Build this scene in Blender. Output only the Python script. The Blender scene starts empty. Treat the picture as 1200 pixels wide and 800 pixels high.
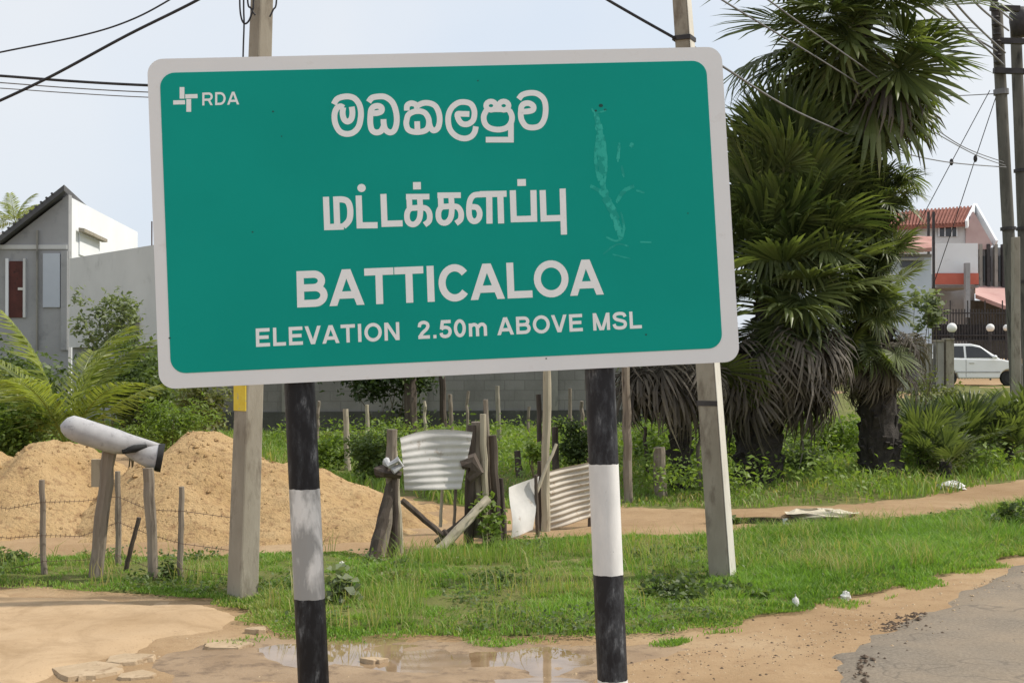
import bpy, bmesh, math, random
import numpy as np
from mathutils import Vector, Matrix, Euler

random.seed(7)
rng = np.random.default_rng(11)
S = bpy.context.scene
COL = S.collection

# ------------------------------------------------------------------ camera
F = 1500.0                       # focal length in photo pixels (1200 x 800)
EYE = Vector((0.0, 0.0, 1.6))
PITCH = math.atan(10 / F)
cam_d = bpy.data.cameras.new('camera')
cam = bpy.data.objects.new('camera', cam_d)
COL.objects.link(cam)
cam.location = EYE
cam.rotation_euler = (math.pi / 2 + PITCH, 0, 0)
cam_d.sensor_width = 36.0
cam_d.lens = 36.0 * F / 1200.0
cam_d.clip_start = 0.05
cam_d.clip_end = 4000
S.camera = cam

# ------------------------------------------------------------------ sky, sun, exposure
SUN_TO = Vector((0.86, 0.13, 1.05)).normalized()      # towards the sun: right, slightly behind the scene
SUN_EL = math.asin(SUN_TO.z)
SUN_AZ = math.atan2(SUN_TO.x, SUN_TO.y)
W = bpy.data.worlds.new('World')
S.world = W
W.use_nodes = True
wn, wl = W.node_tree.nodes, W.node_tree.links
wn.clear()
sky = wn.new('ShaderNodeTexSky')
sky.sky_type = 'NISHITA'
sky.sun_disc = False
sky.sun_elevation = SUN_EL
sky.sun_rotation = SUN_AZ
sky.air_density = 1.0
sky.dust_density = 3.0
sky.ozone_density = 1.0
wtc = wn.new('ShaderNodeTexCoord')
wno = wn.new('ShaderNodeTexNoise')
wno.inputs['Scale'].default_value = 2.2
wno.inputs['Detail'].default_value = 4
wl.new(wtc.outputs['Generated'], wno.inputs['Vector'])
wra = wn.new('ShaderNodeValToRGB')                     # thin high cloud veil, same all round
wra.color_ramp.elements[0].position = 0.36
wra.color_ramp.elements[0].color = (6.3, 6.95, 7.8, 1)
wra.color_ramp.elements[1].position = 0.64
wra.color_ramp.elements[1].color = (7.5, 7.65, 7.85, 1)
wl.new(wno.outputs['Fac'], wra.inputs['Fac'])
wmx = wn.new('ShaderNodeMix')
wmx.data_type = 'RGBA'
wmx.inputs[0].default_value = 0.86
wl.new(sky.outputs['Color'], wmx.inputs[6])
wl.new(wra.outputs['Color'], wmx.inputs[7])
wbg = wn.new('ShaderNodeBackground')
wbg.inputs['Strength'].default_value = 0.10
wl.new(wmx.outputs[2], wbg.inputs['Color'])
wo = wn.new('ShaderNodeOutputWorld')
wl.new(wbg.outputs['Background'], wo.inputs['Surface'])

sun_d = bpy.data.lights.new('sun', 'SUN')
sun_d.energy = 3.3
sun_d.angle = math.radians(2.0)
sun_d.color = (1.0, 0.93, 0.82)
sun = bpy.data.objects.new('sun', sun_d)
COL.objects.link(sun)
sun.rotation_euler = (-SUN_TO).to_track_quat('-Z', 'Y').to_euler()
sun.location = (6, 4, 12)

S.view_settings.view_transform = 'Standard'
S.view_settings.look = 'None'
S.view_settings.exposure = 0.32
S.cycles.max_bounces = 6
S.cycles.diffuse_bounces = 3
S.cycles.glossy_bounces = 2
S.view_settings.gamma = 1.0

# ------------------------------------------------------------------ helpers
CP, SP = math.cos(PITCH), math.sin(PITCH)

def ray(px, py):
    x, y, z = (px - 600) / F, 1.0, (400 - py) / F
    return Vector((x, y * CP - z * SP, y * SP + z * CP))

def at(px, py, d):
    """world point seen at a photo pixel, d metres into the scene"""
    r = ray(px, py)
    return EYE + r * (d / r.y)

def gp(px, py, z=0.0):
    r = ray(px, py)
    return EYE + r * ((z - EYE.z) / r.z)

def lin(r, g, b):
    f = lambda c: (c / 255) / 12.92 if c <= 10 else ((c / 255 + 0.055) / 1.055) ** 2.4
    return (f(r), f(g), f(b), 1)

def tag(o, label=None, cat=None, group=None, kind=None):
    if label: o['label'] = label
    if cat: o['category'] = cat
    if group: o['group'] = group
    if kind: o['kind'] = kind
    return o

def empty(name, loc=(0, 0, 0), label=None, cat=None, group=None):
    o = bpy.data.objects.new(name, None)
    o.empty_display_size = 0.2
    COL.objects.link(o)
    o.location = loc
    return tag(o, label, cat, group)

class MB:
    """collects shapes in world coordinates and links them as one mesh"""
    def __init__(s):
        s.v, s.f, s.m = [], [], []
        s.mi = 0
    def add(s, vs, fs):
        b = len(s.v)
        s.v += [tuple(p) for p in vs]
        s.f += [tuple(i + b for i in f) for f in fs]
        s.m += [s.mi] * len(fs)
        return s
    def box(s, c, size, M=None):
        hx, hy, hz = [q / 2 for q in size]
        vs = [Vector((x * hx, y * hy, z * hz)) for x in (-1, 1) for y in (-1, 1) for z in (-1, 1)]
        if M is not None: vs = [M @ v for v in vs]
        c = Vector(c)
        return s.add([v + c for v in vs], [(0, 1, 3, 2), (4, 6, 7, 5), (0, 4, 5, 1), (2, 3, 7, 6), (0, 2, 6, 4), (1, 5, 7, 3)])
    def hexa(s, a, b):
        """two quads (4 points each) joined"""
        return s.add(list(a) + list(b), [(3, 2, 1, 0), (4, 5, 6, 7), (0, 1, 5, 4), (1, 2, 6, 5), (2, 3, 7, 6), (3, 0, 4, 7)])
    def bar(s, p0, p1, w, h=None, up=(0, 0, 1), w1=None, h1=None):
        h = h or w
        w1 = w1 or w; h1 = h1 or h
        p0, p1 = Vector(p0), Vector(p1)
        d = (p1 - p0).normalized()
        u = Vector(up)
        if abs(d.dot(u)) > 0.97: u = Vector((0, 1, 0))
        r = d.cross(u).normalized(); u = r.cross(d)
        q = lambda p, a, b: [p - r * a / 2 - u * b / 2, p + r * a / 2 - u * b / 2, p + r * a / 2 + u * b / 2, p - r * a / 2 + u * b / 2]
        return s.hexa(q(p0, w, h), q(p1, w1, h1))
    def tube(s, pts, rad, n=8, cap=True, wob=0.0, rnd=None, close_tip=False):
        pts = [Vector(p) for p in pts]
        if not hasattr(rad, '__len__'): rad = [rad] * len(pts)
        rnd = rnd or random
        vs, fs = [], []
        u = None
        for i, p in enumerate(pts):
            d = (pts[min(i + 1, len(pts) - 1)] - pts[max(i - 1, 0)]).normalized()
            if u is None:
                u = d.orthogonal().normalized()
            u = (u - d * u.dot(d)).normalized()
            w = d.cross(u)
            for k in range(n):
                a = 2 * math.pi * k / n
                rr = rad[i] * (1 + (rnd.uniform(-wob, wob) if wob else 0))
                vs.append(p + (u * math.cos(a) + w * math.sin(a)) * rr)
        for i in range(len(pts) - 1):
            for k in range(n):
                a, b = i * n + k, i * n + (k + 1) % n
                fs.append((a, b, b + n, a + n))
        if cap:
            fs.append(tuple(range(n))[::-1])
            fs.append(tuple(range((len(pts) - 1) * n, len(pts) * n)))
        return s.add(vs, fs)
    def sphere(s, c, r, nu=12, nv=8, sc=(1, 1, 1)):
        vs, fs = [], []
        for j in range(nv + 1):
            t = math.pi * j / nv
            for i in range(nu):
                a = 2 * math.pi * i / nu
                vs.append((c[0] + r * sc[0] * math.sin(t) * math.cos(a), c[1] + r * sc[1] * math.sin(t) * math.sin(a), c[2] + r * sc[2] * math.cos(t)))
        for j in range(nv):
            for i in range(nu):
                fs.append((j * nu + i, j * nu + nu + i, j * nu + nu + (i + 1) % nu, j * nu + (i + 1) % nu))
        return s.add(vs, fs)
    def build(s, name, mat, parent=None, smooth=False, bevel=0.0, origin=None):
        me = bpy.data.meshes.new(name)
        base = Vector((0, 0, 0))
        if parent is not None:
            base = wloc(parent)
        elif origin is not None:
            base = Vector(origin)
        me.from_pydata([(x - base.x, y - base.y, z - base.z) for x, y, z in s.v], [], s.f)
        mats = mat if isinstance(mat, (list, tuple)) else [mat]
        for m in mats: me.materials.append(m)
        if len(mats) > 1: me.polygons.foreach_set('material_index', s.m)
        if smooth: me.polygons.foreach_set('use_smooth', [True] * len(me.polygons))
        me.update()
        o = bpy.data.objects.new(name, me)
        COL.objects.link(o)
        if parent is not None: o.parent = parent
        else: o.location = base
        if bevel:
            b = o.modifiers.new('bevel', 'BEVEL'); b.width = bevel; b.segments = 2; b.limit_method = 'ANGLE'
        return o

def wloc(o):
    v = Vector(o.location)
    while o.parent is not None:
        o = o.parent
        v = v + Vector(o.location)
    return v

def np_mesh(name, verts, faces, mat, parent=None, smooth=False, tint=None, link=True):
    """fast mesh: verts (N,3), faces list of (M,k) index arrays"""
    me = bpy.data.meshes.new(name)
    verts = np.asarray(verts, np.float32)
    if parent is not None: verts = verts - np.array(wloc(parent), np.float32)
    me.vertices.add(len(verts)); me.vertices.foreach_set('co', verts.ravel())
    nl = sum(f.size for f in faces); npoly = sum(len(f) for f in faces)
    me.loops.add(nl); me.loops.foreach_set('vertex_index', np.concatenate([f.ravel() for f in faces]).astype(np.int32))
    st, o = [], 0
    for f in faces:
        st.append(o + np.arange(len(f)) * f.shape[1]); o += f.size
    me.polygons.add(npoly); me.polygons.foreach_set('loop_start', np.concatenate(st).astype(np.int32))
    if smooth: me.polygons.foreach_set('use_smooth', np.ones(npoly, bool))
    if tint is not None:
        a = me.attributes.new('tint', 'FLOAT', 'POINT'); a.data.foreach_set('value', np.asarray(tint, np.float32))
    me.materials.append(mat)
    me.update(calc_edges=True)
    if not link: return me
    ob = bpy.data.objects.new(name, me)
    COL.objects.link(ob)
    if parent is not None: ob.parent = parent
    return ob

# ------------------------------------------------------------------ materials
def new_mat(name):
    m = bpy.data.materials.new(name); m.use_nodes = True
    nt = m.node_tree
    return m, nt.nodes, nt.links, nt.nodes['Principled BSDF']

def noise(n, l, vec, scale, detail=5, rough=0.6, dist=0.0):
    t = n.new('ShaderNodeTexNoise')
    t.inputs['Scale'].default_value = scale; t.inputs['Detail'].default_value = detail
    t.inputs['Roughness'].default_value = rough; t.inputs['Distortion'].default_value = dist
    if vec is not None: l.new(vec, t.inputs['Vector'])
    return t.outputs['Fac']

def ramp(n, l, fac, stops):
    r = n.new('ShaderNodeValToRGB')
    e = r.color_ramp.elements
    while len(e) < len(stops): e.new(0.5)
    for q, (p, c) in zip(e, stops):
        q.position = p; q.color = c if len(c) == 4 else (*c, 1)
    l.new(fac, r.inputs['Fac'])
    return r.outputs['Color']

def mixc(n, l, fac, a, b, mode='MIX'):
    m = n.new('ShaderNodeMix'); m.data_type = 'RGBA'; m.blend_type = mode
    for idx, v in ((0, fac), (6, a), (7, b)):
        if isinstance(v, (int, float)): m.inputs[idx].default_value = v
        elif isinstance(v, (tuple, list)): m.inputs[idx].default_value = v if len(v) == 4 else (*v, 1)
        else: l.new(v, m.inputs[idx])
    return m.outputs[2]

def objvec(n, l, stretch=None):
    t = n.new('ShaderNodeTexCoord'); v = t.outputs['Object']
    if stretch:
        mp = n.new('ShaderNodeMapping'); mp.inputs['Scale'].default_value = stretch
        l.new(v, mp.inputs['Vector']); v = mp.outputs['Vector']
    return v

def posvec(n, l):
    return n.new('ShaderNodeNewGeometry').outputs['Position']

def bump(n, l, bs, fac, strength=0.3, dist=0.01):
    b = n.new('ShaderNodeBump'); b.inputs['Strength'].default_value = strength; b.inputs['Distance'].default_value = dist
    l.new(fac, b.inputs['Height']); l.new(b.outputs['Normal'], bs.inputs['Normal'])

def stain_mat(name, c1, c2, scale=3, c3=None, scale3=14, t3=(0.56, 0.68), rough=0.8, bs=0.25, bscale=40, bdist=0.01, stretch=None, world=False, spec=0.3):
    """two tones in broad patches, a third in blotches, and fine relief"""
    m, n, l, b = new_mat(name)
    v = posvec(n, l) if world else objvec(n, l, stretch)
    c = ramp(n, l, noise(n, l, v, scale, 6, 0.62), [(0.32, c1), (0.68, c2)])
    if c3:
        f = ramp(n, l, noise(n, l, v, scale3, 5, 0.65), [(t3[0], (0, 0, 0)), (t3[1], (1, 1, 1))])
        c = mixc(n, l, f, c, c3)
    l.new(c, b.inputs['Base Color'])
    b.inputs['Roughness'].default_value = rough
    b.inputs['Specular IOR Level'].default_value = spec
    if bs: bump(n, l, b, noise(n, l, v, bscale, 6, 0.7), bs, bdist)
    return m

def leaf_mat(name, dark, light, dry=None, trans=0.35, rough=0.5, dryt=(0.7, 0.9)):
    """leaf: colour by a per-leaf random tint, light passing through"""
    m = bpy.data.materials.new(name); m.use_nodes = True
    n, l = m.node_tree.nodes, m.node_tree.links
    b = n['Principled BSDF']
    a = n.new('ShaderNodeAttribute'); a.attribute_name = 'tint'
    oi = n.new('ShaderNodeObjectInfo')
    ad = n.new('ShaderNodeMath'); ad.operation = 'ADD'
    ml = n.new('ShaderNodeMath'); ml.operation = 'MULTIPLY'; ml.inputs[1].default_value = 0.5
    l.new(oi.outputs['Random'], ml.inputs[0])
    l.new(a.outputs['Fac'], ad.inputs[0]); l.new(ml.outputs[0], ad.inputs[1])
    sc = n.new('ShaderNodeMath'); sc.operation = 'MULTIPLY'; sc.inputs[1].default_value = 0.667
    l.new(ad.outputs[0], sc.inputs[0])
    st = [(0.1, dark), (0.6, light)]
    if dry: st += [(dryt[0], light), (dryt[1], dry)]
    c = ramp(n, l, sc.outputs[0], st)
    l.new(c, b.inputs['Base Color'])
    b.inputs['Roughness'].default_value = rough
    b.inputs['Specular IOR Level'].default_value = 0.35
    tr = n.new('ShaderNodeBsdfTranslucent')
    tc = mixc(n, l, 1.0, c, (1.5, 1.6, 0.7, 1), 'MULTIPLY')
    l.new(tc, tr.inputs['Color'])
    mx = n.new('ShaderNodeMixShader'); mx.inputs[0].default_value = trans
    l.new(b.outputs[0], mx.inputs[1]); l.new(tr.outputs[0], mx.inputs[2])
    l.new(mx.outputs[0], n['Material Output'].inputs['Surface'])
    return m

M = {}
M['concrete'] = stain_mat('weathered_concrete', (0.24, 0.215, 0.17), (0.35, 0.322, 0.265), 4, (0.155, 0.13, 0.10), 9, (0.52, 0.70), 0.9, 0.35, 60, 0.006, (1, 1, 0.35))
M['concrete_dark'] = stain_mat('grey_concrete', (0.22, 0.21, 0.19), (0.30, 0.29, 0.26), 3, (0.13, 0.13, 0.12), 8, (0.58, 0.72), 0.9, 0.35, 60, 0.006, (1, 1, 0.3))
M['yellow'] = stain_mat('yellow_paint', (0.62, 0.45, 0.04), (0.70, 0.55, 0.07), 14, (0.40, 0.36, 0.25), 30, (0.60, 0.66), 0.7)
M['wood_grey'] = stain_mat('weathered_wood', (0.16, 0.13, 0.10), (0.30, 0.26, 0.21), 9, (0.07, 0.055, 0.045), 16, (0.52, 0.68), 0.92, 0.6, 50, 0.008, (1, 1, 0.14))
M['wood_dark'] = stain_mat('dark_wet_wood', (0.055, 0.042, 0.035), (0.13, 0.105, 0.085), 9, (0.20, 0.17, 0.14), 16, (0.60, 0.72), 0.92, 0.6, 50, 0.008, (1, 1, 0.14))
M['wood_pale'] = stain_mat('pale_split_wood', (0.34, 0.30, 0.22), (0.48, 0.43, 0.33), 9, (0.20, 0.17, 0.12), 18, (0.56, 0.68), 0.9, 0.5, 50, 0.006, (1, 1, 0.14))
M['black_metal'] = stain_mat('dull_black_metal', (0.015, 0.015, 0.017), (0.035, 0.035, 0.037), 20, None, rough=0.5, bs=0.1)
M['wire'] = stain_mat('dark_wire', (0.02, 0.02, 0.023), (0.04, 0.04, 0.045), 5, None, rough=0.6, bs=0)
M['wire_grey'] = stain_mat('grey_wire', (0.13, 0.13, 0.135), (0.19, 0.19, 0.195), 5, None, rough=0.5, bs=0)
M['rust_wire'] = stain_mat('rusty_fence_wire', (0.10, 0.06, 0.045), (0.16, 0.11, 0.08), 12, None, rough=0.9, bs=0)
M['galv'] = stain_mat('galvanised_sheet', (0.50, 0.49, 0.47), (0.66, 0.64, 0.61), 5, (0.27, 0.20, 0.14), 11, (0.60, 0.74), 0.55, 0.15, 60, 0.003, (1, 1, 1))
M['galv_warm'] = stain_mat('weathered_corrugated_iron', (0.42, 0.37, 0.31), (0.55, 0.50, 0.42), 5, (0.28, 0.18, 0.11), 10, (0.60, 0.72), 0.6, 0.15, 60, 0.003)
M['rubber_and_shade'] = stain_mat('black_rubber_and_shade', (0.018, 0.018, 0.018), (0.03, 0.03, 0.03), 20, None, rough=0.8)
M['asbestos'] = stain_mat('grey_cement_sheet', (0.34, 0.34, 0.355), (0.45, 0.45, 0.46), 8, (0.26, 0.26, 0.27), 26, (0.56, 0.7), 0.85, 0.3, 80, 0.003)

# ------------------------------------------------------------------ the ground
def wav(x, y, s=1.0, k=0):
    """smooth repeatable noise in about -1..1"""
    r = np.random.default_rng(100 + k)
    o = np.zeros_like(np.asarray(x, float) + np.asarray(y, float))
    for i in range(7):
        a = r.uniform(0, 2 * math.pi); f = s * r.uniform(0.6, 2.6); p = r.uniform(0, 6.28)
        o = o + np.sin((x * math.cos(a) + y * math.sin(a)) * f + p + 1.3 * np.sin((x * math.sin(a) - y * math.cos(a)) * f * 0.7 + p))
    return o / 3.6

def G2(pts):
    return np.array([tuple(gp(*p))[:2] if len(p) == 2 else p[1:] for p in pts])

def sdist(poly, x, y):
    """signed distance to a polygon, positive inside"""
    x = np.asarray(x, float); y = np.asarray(y, float)
    d = np.full(x.shape, 1e9); ins = np.zeros(x.shape, bool)
    n = len(poly)
    for i in range(n):
        ax, ay = poly[i]; bx, by = poly[(i + 1) % n]
        ex, ey = bx - ax, by - ay
        t = np.clip(((x - ax) * ex + (y - ay) * ey) / (ex * ex + ey * ey + 1e-12), 0, 1)
        d = np.minimum(d, np.hypot(x - ax - t * ex, y - ay - t * ey))
        c = ((ay > y) != (by > y)) & (x < ex * (y - ay) / (ey + 1e-12) + ax)
        ins ^= c
    return np.where(ins, d, -d)

# outlines on the ground, as (photo x, photo y) of ground points or ('w', X, Y) in metres
P_VERGE = G2([(284, 730), (330, 744), (425, 750), (560, 751), (740, 750), (870, 735), (1000, 702), (1100, 678), (1215, 650), ('w', 5.4, 11.6), ('w', 5.9, 13.9),
              (1210, 592), (1100, 606), (1000, 618), (900, 627), (830, 630), (690, 630), (640, 634), (560, 640), (500, 648), (450, 660), (400, 650),
              (330, 652), (230, 655), (100, 657), (0, 660), ('w', -6, 9.6), ('w', -6, 8.55), (0, 692), (60, 694), (150, 698), (240, 707), (272, 716)])
P_FIELD = G2([('w', -40, 60), ('w', 40, 60), ('w', 40, 17.5), (1250, 550), (1150, 568), (1060, 584), (1000, 590), (900, 594), (850, 595), (700, 592), (640, 590), (590, 596),
              (520, 590), (480, 578), (430, 585), (380, 565), (330, 545), ('w', -4, 20), ('w', -40, 20)])
P_ROAD = G2([(1215, 660), (1150, 686), (1090, 710), (1040, 741), (1008, 772), (988, 830), ('w', 0.9, 3.5), ('w', 0.2, -6), ('w', 9, -6), ('w', 22, 14), ('w', 26, 44), ('w', 13.5, 26), ('w', 8, 16.2)])
P_DRIVE = G2([('w', -6, 8.45), (0, 698), (60, 700), (150, 704), (250, 714), (280, 722), (262, 738), (215, 748), (170, 758), (128, 768), (100, 780), (60, 792), (10, 806), ('w', -3.2, 5.6), ('w', -6, 5.4)])
P_MUD = G2([(285, 746), (420, 750), (600, 752), (760, 752), (800, 760), (720, 790), (640, 812), (420, 830), (250, 800), (200, 780), (240, 758)])
# puddles: centre and half sizes in metres, turn
PUD = []
for (x0, x1, y0, y1) in [(300, 418, 752, 781), (396, 560, 758, 792), (585, 700, 760, 786), (560, 720, 790, 812), (470, 640, 764, 780)]:
    a, b = gp(x0, (y0 + y1) / 2), gp(x1, (y0 + y1) / 2)
    c, e = gp((x0 + x1) / 2, y0), gp((x0 + x1) / 2, y1)
    PUD.append(((a.x + b.x) / 2, (c.y + e.y) / 2, (b.x - a.x) / 2, (c.y - e.y) / 2))
DARK_POOL = (gp(912, 608), 0.66, 0.34)

def pud_field(x, y):
    q = np.full(np.asarray(x, float).shape, 9.0)
    for i, (cx, cy, rx, ry) in enumerate(PUD):
        q = np.minimum(q, np.hypot((x - cx) / rx, (y - cy) / ry) + 0.34 * wav(x, y, 3.8, 3 + i) + 0.16 * wav(x, y, 11, 33 + i))
    return q

def hgt(x, y):
    x = np.asarray(x, float); y = np.asarray(y, float)
    h = 0.010 * wav(x, y, 1.1, 1) + 0.006 * wav(x, y, 6, 2)
    far = np.clip((y - 22) / 22, 0, 1)
    h = h * (1 + 2 * far) + 0.25 * far * far * (3 - 2 * far)
    q = pud_field(x, y)
    h = h - 0.035 * np.clip(1.25 - q, 0, 1) ** 1.0
    p = DARK_POOL[0]
    qq = np.hypot((x - p.x) / DARK_POOL[1], (y - p.y) / DARK_POOL[2])
    h = h - 0.09 * np.clip(1.2 - qq, 0, 1)
    return h

def grid_sheet(name, xs, ys, zf, mat, keep=None, label=None, kind='structure', parent=None):
    X, Y = np.meshgrid(xs, ys)
    Z = zf(X, Y)
    v = np.stack([X, Y, Z], -1).reshape(-1, 3)
    nx, ny = len(xs), len(ys)
    i = np.arange((nx - 1) * (ny - 1)); r, c = i // (nx - 1), i % (nx - 1)
    f = np.stack([r * nx + c, r * nx + c + 1, (r + 1) * nx + c + 1, (r + 1) * nx + c], 1)
    if keep is not None:
        k = keep(X, Y).ravel()
        f = f[k[f].all(1)]
        u, inv = np.unique(f, return_inverse=True)
        v = v[u]; f = inv.reshape(f.shape)
    o = np_mesh(name, v, [f], mat, parent, smooth=True)
    if kind: tag(o, label, kind=kind)
    return o

def ax(segs):
    out = []
    for a, b, st in segs:
        out.append(np.arange(a, b, st))
    return np.unique(np.round(np.concatenate(out), 4))

# sandy earth
m, n, l, b = new_mat('sandy_earth')
v = posvec(n, l)
c = ramp(n, l, noise(n, l, v, 0.8, 6, 0.62), [(0.30, (0.27, 0.175, 0.092)), (0.55, (0.36, 0.248, 0.142)), (0.74, (0.42, 0.312, 0.195))])
c = mixc(n, l, ramp(n, l, noise(n, l, v, 9, 6, 0.7), [(0.50, (0, 0, 0)), (0.74, (0.7, 0.7, 0.7))]), c, (0.25, 0.155, 0.085, 1))
c = mixc(n, l, ramp(n, l, noise(n, l, v, 70, 3, 0.7), [(0.62, (0, 0, 0)), (0.70, (0.8, 0.8, 0.8))]), c, (0.16, 0.11, 0.07, 1))
c = mixc(n, l, ramp(n, l, noise(n, l, v, 45, 3, 0.7), [(0.66, (0, 0, 0)), (0.72, (0.7, 0.7, 0.7))]), c, (0.52, 0.43, 0.31, 1))
l.new(c, b.inputs['Base Color']); b.inputs['Roughness'].default_value = 0.95; b.inputs['Specular IOR Level'].default_value = 0.15
bump(n, l, b, noise(n, l, v, 38, 8, 0.75), 0.55, 0.02)
M['earth'] = m
M['sand'] = stain_mat('builders_sand', (0.48, 0.32, 0.155), (0.58, 0.41, 0.22), 2.2, (0.35, 0.22, 0.115), 14, (0.50, 0.66), 0.97, 1.0, 24, 0.05, world=True, spec=0.1)
M['soil'] = stain_mat('grassy_soil', (0.10, 0.115, 0.034), (0.165, 0.17, 0.06), 3, (0.27, 0.21, 0.115), 5, (0.56, 0.74), 0.97, 0.6, 40, 0.02, world=True, spec=0.1)
M['mud'] = stain_mat('damp_mud', (0.23, 0.155, 0.09), (0.33, 0.235, 0.145), 2.4, (0.15, 0.10, 0.06), 7, (0.50, 0.66), 0.65, 0.5, 30, 0.015, world=True, spec=0.35)
# packed pale driveway
m, n, l, b = new_mat('packed_sand_apron')
v = posvec(n, l)
c = ramp(n, l, noise(n, l, v, 1.1, 6, 0.6), [(0.30, (0.38, 0.265, 0.155)), (0.70, (0.48, 0.35, 0.22))])
c = mixc(n, l, ramp(n, l, noise(n, l, v, 2.6, 6, 0.7, 0.6), [(0.46, (0, 0, 0)), (0.66, (0.8, 0.8, 0.8))]), c, (0.30, 0.205, 0.115, 1))
c = mixc(n, l, ramp(n, l, noise(n, l, v, 55, 3, 0.7), [(0.60, (0, 0, 0)), (0.70, (0.7, 0.7, 0.7))]), c, (0.24, 0.165, 0.10, 1))
l.new(c, b.inputs['Base Color']); b.inputs['Roughness'].default_value = 0.92; b.inputs['Specular IOR Level'].default_value = 0.15
bump(n, l, b, noise(n, l, v, 60, 7, 0.7), 0.35, 0.01)
M['drive'] = m
# asphalt under a skin of dust
m, n, l, b = new_mat('dusty_asphalt')
v = posvec(n, l)
c = ramp(n, l, noise(n, l, v, 60, 4, 0.7), [(0.35, (0.14, 0.118, 0.092)), (0.65, (0.24, 0.203, 0.158))])
c = mixc(n, l, ramp(n, l, noise(n, l, v, 0.9, 5, 0.6), [(0.42, (0, 0, 0)), (0.74, (0.6, 0.6, 0.6))]), c, (0.32, 0.245, 0.165, 1))
vo = n.new('ShaderNodeTexVoronoi'); vo.feature = 'DISTANCE_TO_EDGE'; vo.inputs['Scale'].default_value = 0.9
nv = n.new('ShaderNodeTexNoise'); nv.inputs['Scale'].default_value = 3; l.new(v, nv.inputs['Vector'])
vm = n.new('ShaderNodeVectorMath'); vm.operation = 'MULTIPLY_ADD'; vm.inputs[1].default_value = (0.8, 0.8, 0.8)
l.new(nv.outputs['Color'], vm.inputs[0]); l.new(v, vm.inputs[2]); l.new(vm.outputs[0], vo.inputs['Vector'])
c = mixc(n, l, ramp(n, l, vo.outputs['Distance'], [(0.0, (0.6, 0.6, 0.6)), (0.012, (0, 0, 0))]), c, (0.10, 0.085, 0.07, 1))
l.new(c, b.inputs['Base Color']); b.inputs['Roughness'].default_value = 0.85; b.inputs['Specular IOR Level'].default_value = 0.25
bump(n, l, b, noise(n, l, v, 140, 4, 0.7), 0.5, 0.006)
M['asphalt'] = m
# puddle water: murky, mirror smooth
m, n, l, b = new_mat('muddy_water')
v = posvec(n, l)
c = ramp(n, l, noise(n, l, v, 5, 3, 0.5), [(0.35, (0.20, 0.13, 0.07)), (0.65, (0.29, 0.20, 0.12))])
l.new(c, b.inputs['Base Color']); b.inputs['Roughness'].default_value = 0.03; b.inputs['IOR'].default_value = 1.5
b.inputs['Specular IOR Level'].default_value = 0.8
bump(n, l, b, noise(n, l, v, 6, 2, 0.5), 0.03, 0.01)
M['water'] = m

xs = ax([(-900, -60, 60), (-60, -12, 3), (-12, -5, 0.5), (-5, 6, 0.06), (6, 14, 0.5), (14, 60, 3), (60, 901, 60)])
ys = ax([(-60, -4, 7), (-4, 5, 0.5), (5, 13.5, 0.06), (13.5, 26, 0.3), (26, 60, 2), (60, 200, 20), (200, 2001, 150)])
grid_sheet('ground', xs, ys, hgt, M['earth'])

def soft_sheet(name, poly, top, mat, st=0.08, edge=0.10, jit=0.10, k=0, clip=None, js=3.0, far=None, shift=0.0):
    """a skin on the ground whose uneven rim dips below it"""
    x0, y0 = poly.min(0) - edge * 2; x1, y1 = poly.max(0) + edge * 2
    if clip: x0, y0, x1, y1 = max(x0, clip[0]), max(y0, clip[1]), min(x1, clip[2]), min(y1, clip[3])
    if far:
        xx = ax([(x0, far[0], 0.6), (far[0], far[2], st), (far[2], x1, 0.6)]) if x0 < far[0] or x1 > far[2] else np.arange(x0, x1, st)
        yy = ax([(y0, far[3], st), (far[3], y1, 0.8)]) if y1 > far[3] else np.arange(y0, y1, st)
    else:
        xx, yy = np.arange(x0, x1, st), np.arange(y0, y1, st)
    def sd(X, Y):
        return shift + sdist(poly, X, Y) + jit * wav(X, Y, js, k) + 0.4 * jit * wav(X, Y, js * 4, k + 1)
    def z(X, Y):
        s = np.clip(sd(X, Y) / edge, -1, 1)
        return hgt(X, Y) + np.where(s > 0, top * np.sqrt(np.clip(s, 0, 1)), s * 0.03)
    return grid_sheet(name, xx, yy, z, mat, keep=lambda X, Y: sd(X, Y) > -edge)

soft_sheet('mud_patch', P_MUD, 0.006, M['mud'], 0.06, 0.25, 0.12, 5)
soft_sheet('driveway', P_DRIVE, 0.020, M['drive'], 0.05, 0.20, 0.09, 8, js=4.0)
soft_sheet('road', P_ROAD, 0.022, M['asphalt'], 0.07, 0.16, 0.11, 12, js=2.2, clip=(-2, 2, 16, 28), far=(0, 2, 6, 13))
soft_sheet('grass_verge', P_VERGE, 0.045, M['soil'], 0.06, 0.14, 0.07, 15, shift=-0.16)
soft_sheet('field', P_FIELD, 0.016, M['soil'], 0.15, 0.5, 0.16, 18, clip=(-30, 8, 30, 50), far=(-9, 8, 9, 27))
for i, (cx, cy, rx, ry) in enumerate(PUD):
    grid_sheet('puddle', np.linspace(cx - rx * 1.7, cx + rx * 1.7, 12), np.linspace(cy - ry * 1.7, cy + ry * 1.7, 10),
               lambda X, Y: np.full(X.shape, -0.0045 - 0.0005 * i), M['water'])
p = DARK_POOL[0]
M['dark_water'] = stain_mat('dark_reflection_water', (0.018, 0.016, 0.012), (0.035, 0.03, 0.022), 3, None, rough=0.05, bs=0, spec=0.6)  # near-black colour paints in the dark reflection of the palms
grid_sheet('puddle', np.linspace(p.x - 0.9, p.x + 0.9, 8), np.linspace(p.y - 0.46, p.y + 0.46, 6), lambda X, Y: np.full(X.shape, -0.018), M['dark_water'])

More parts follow.
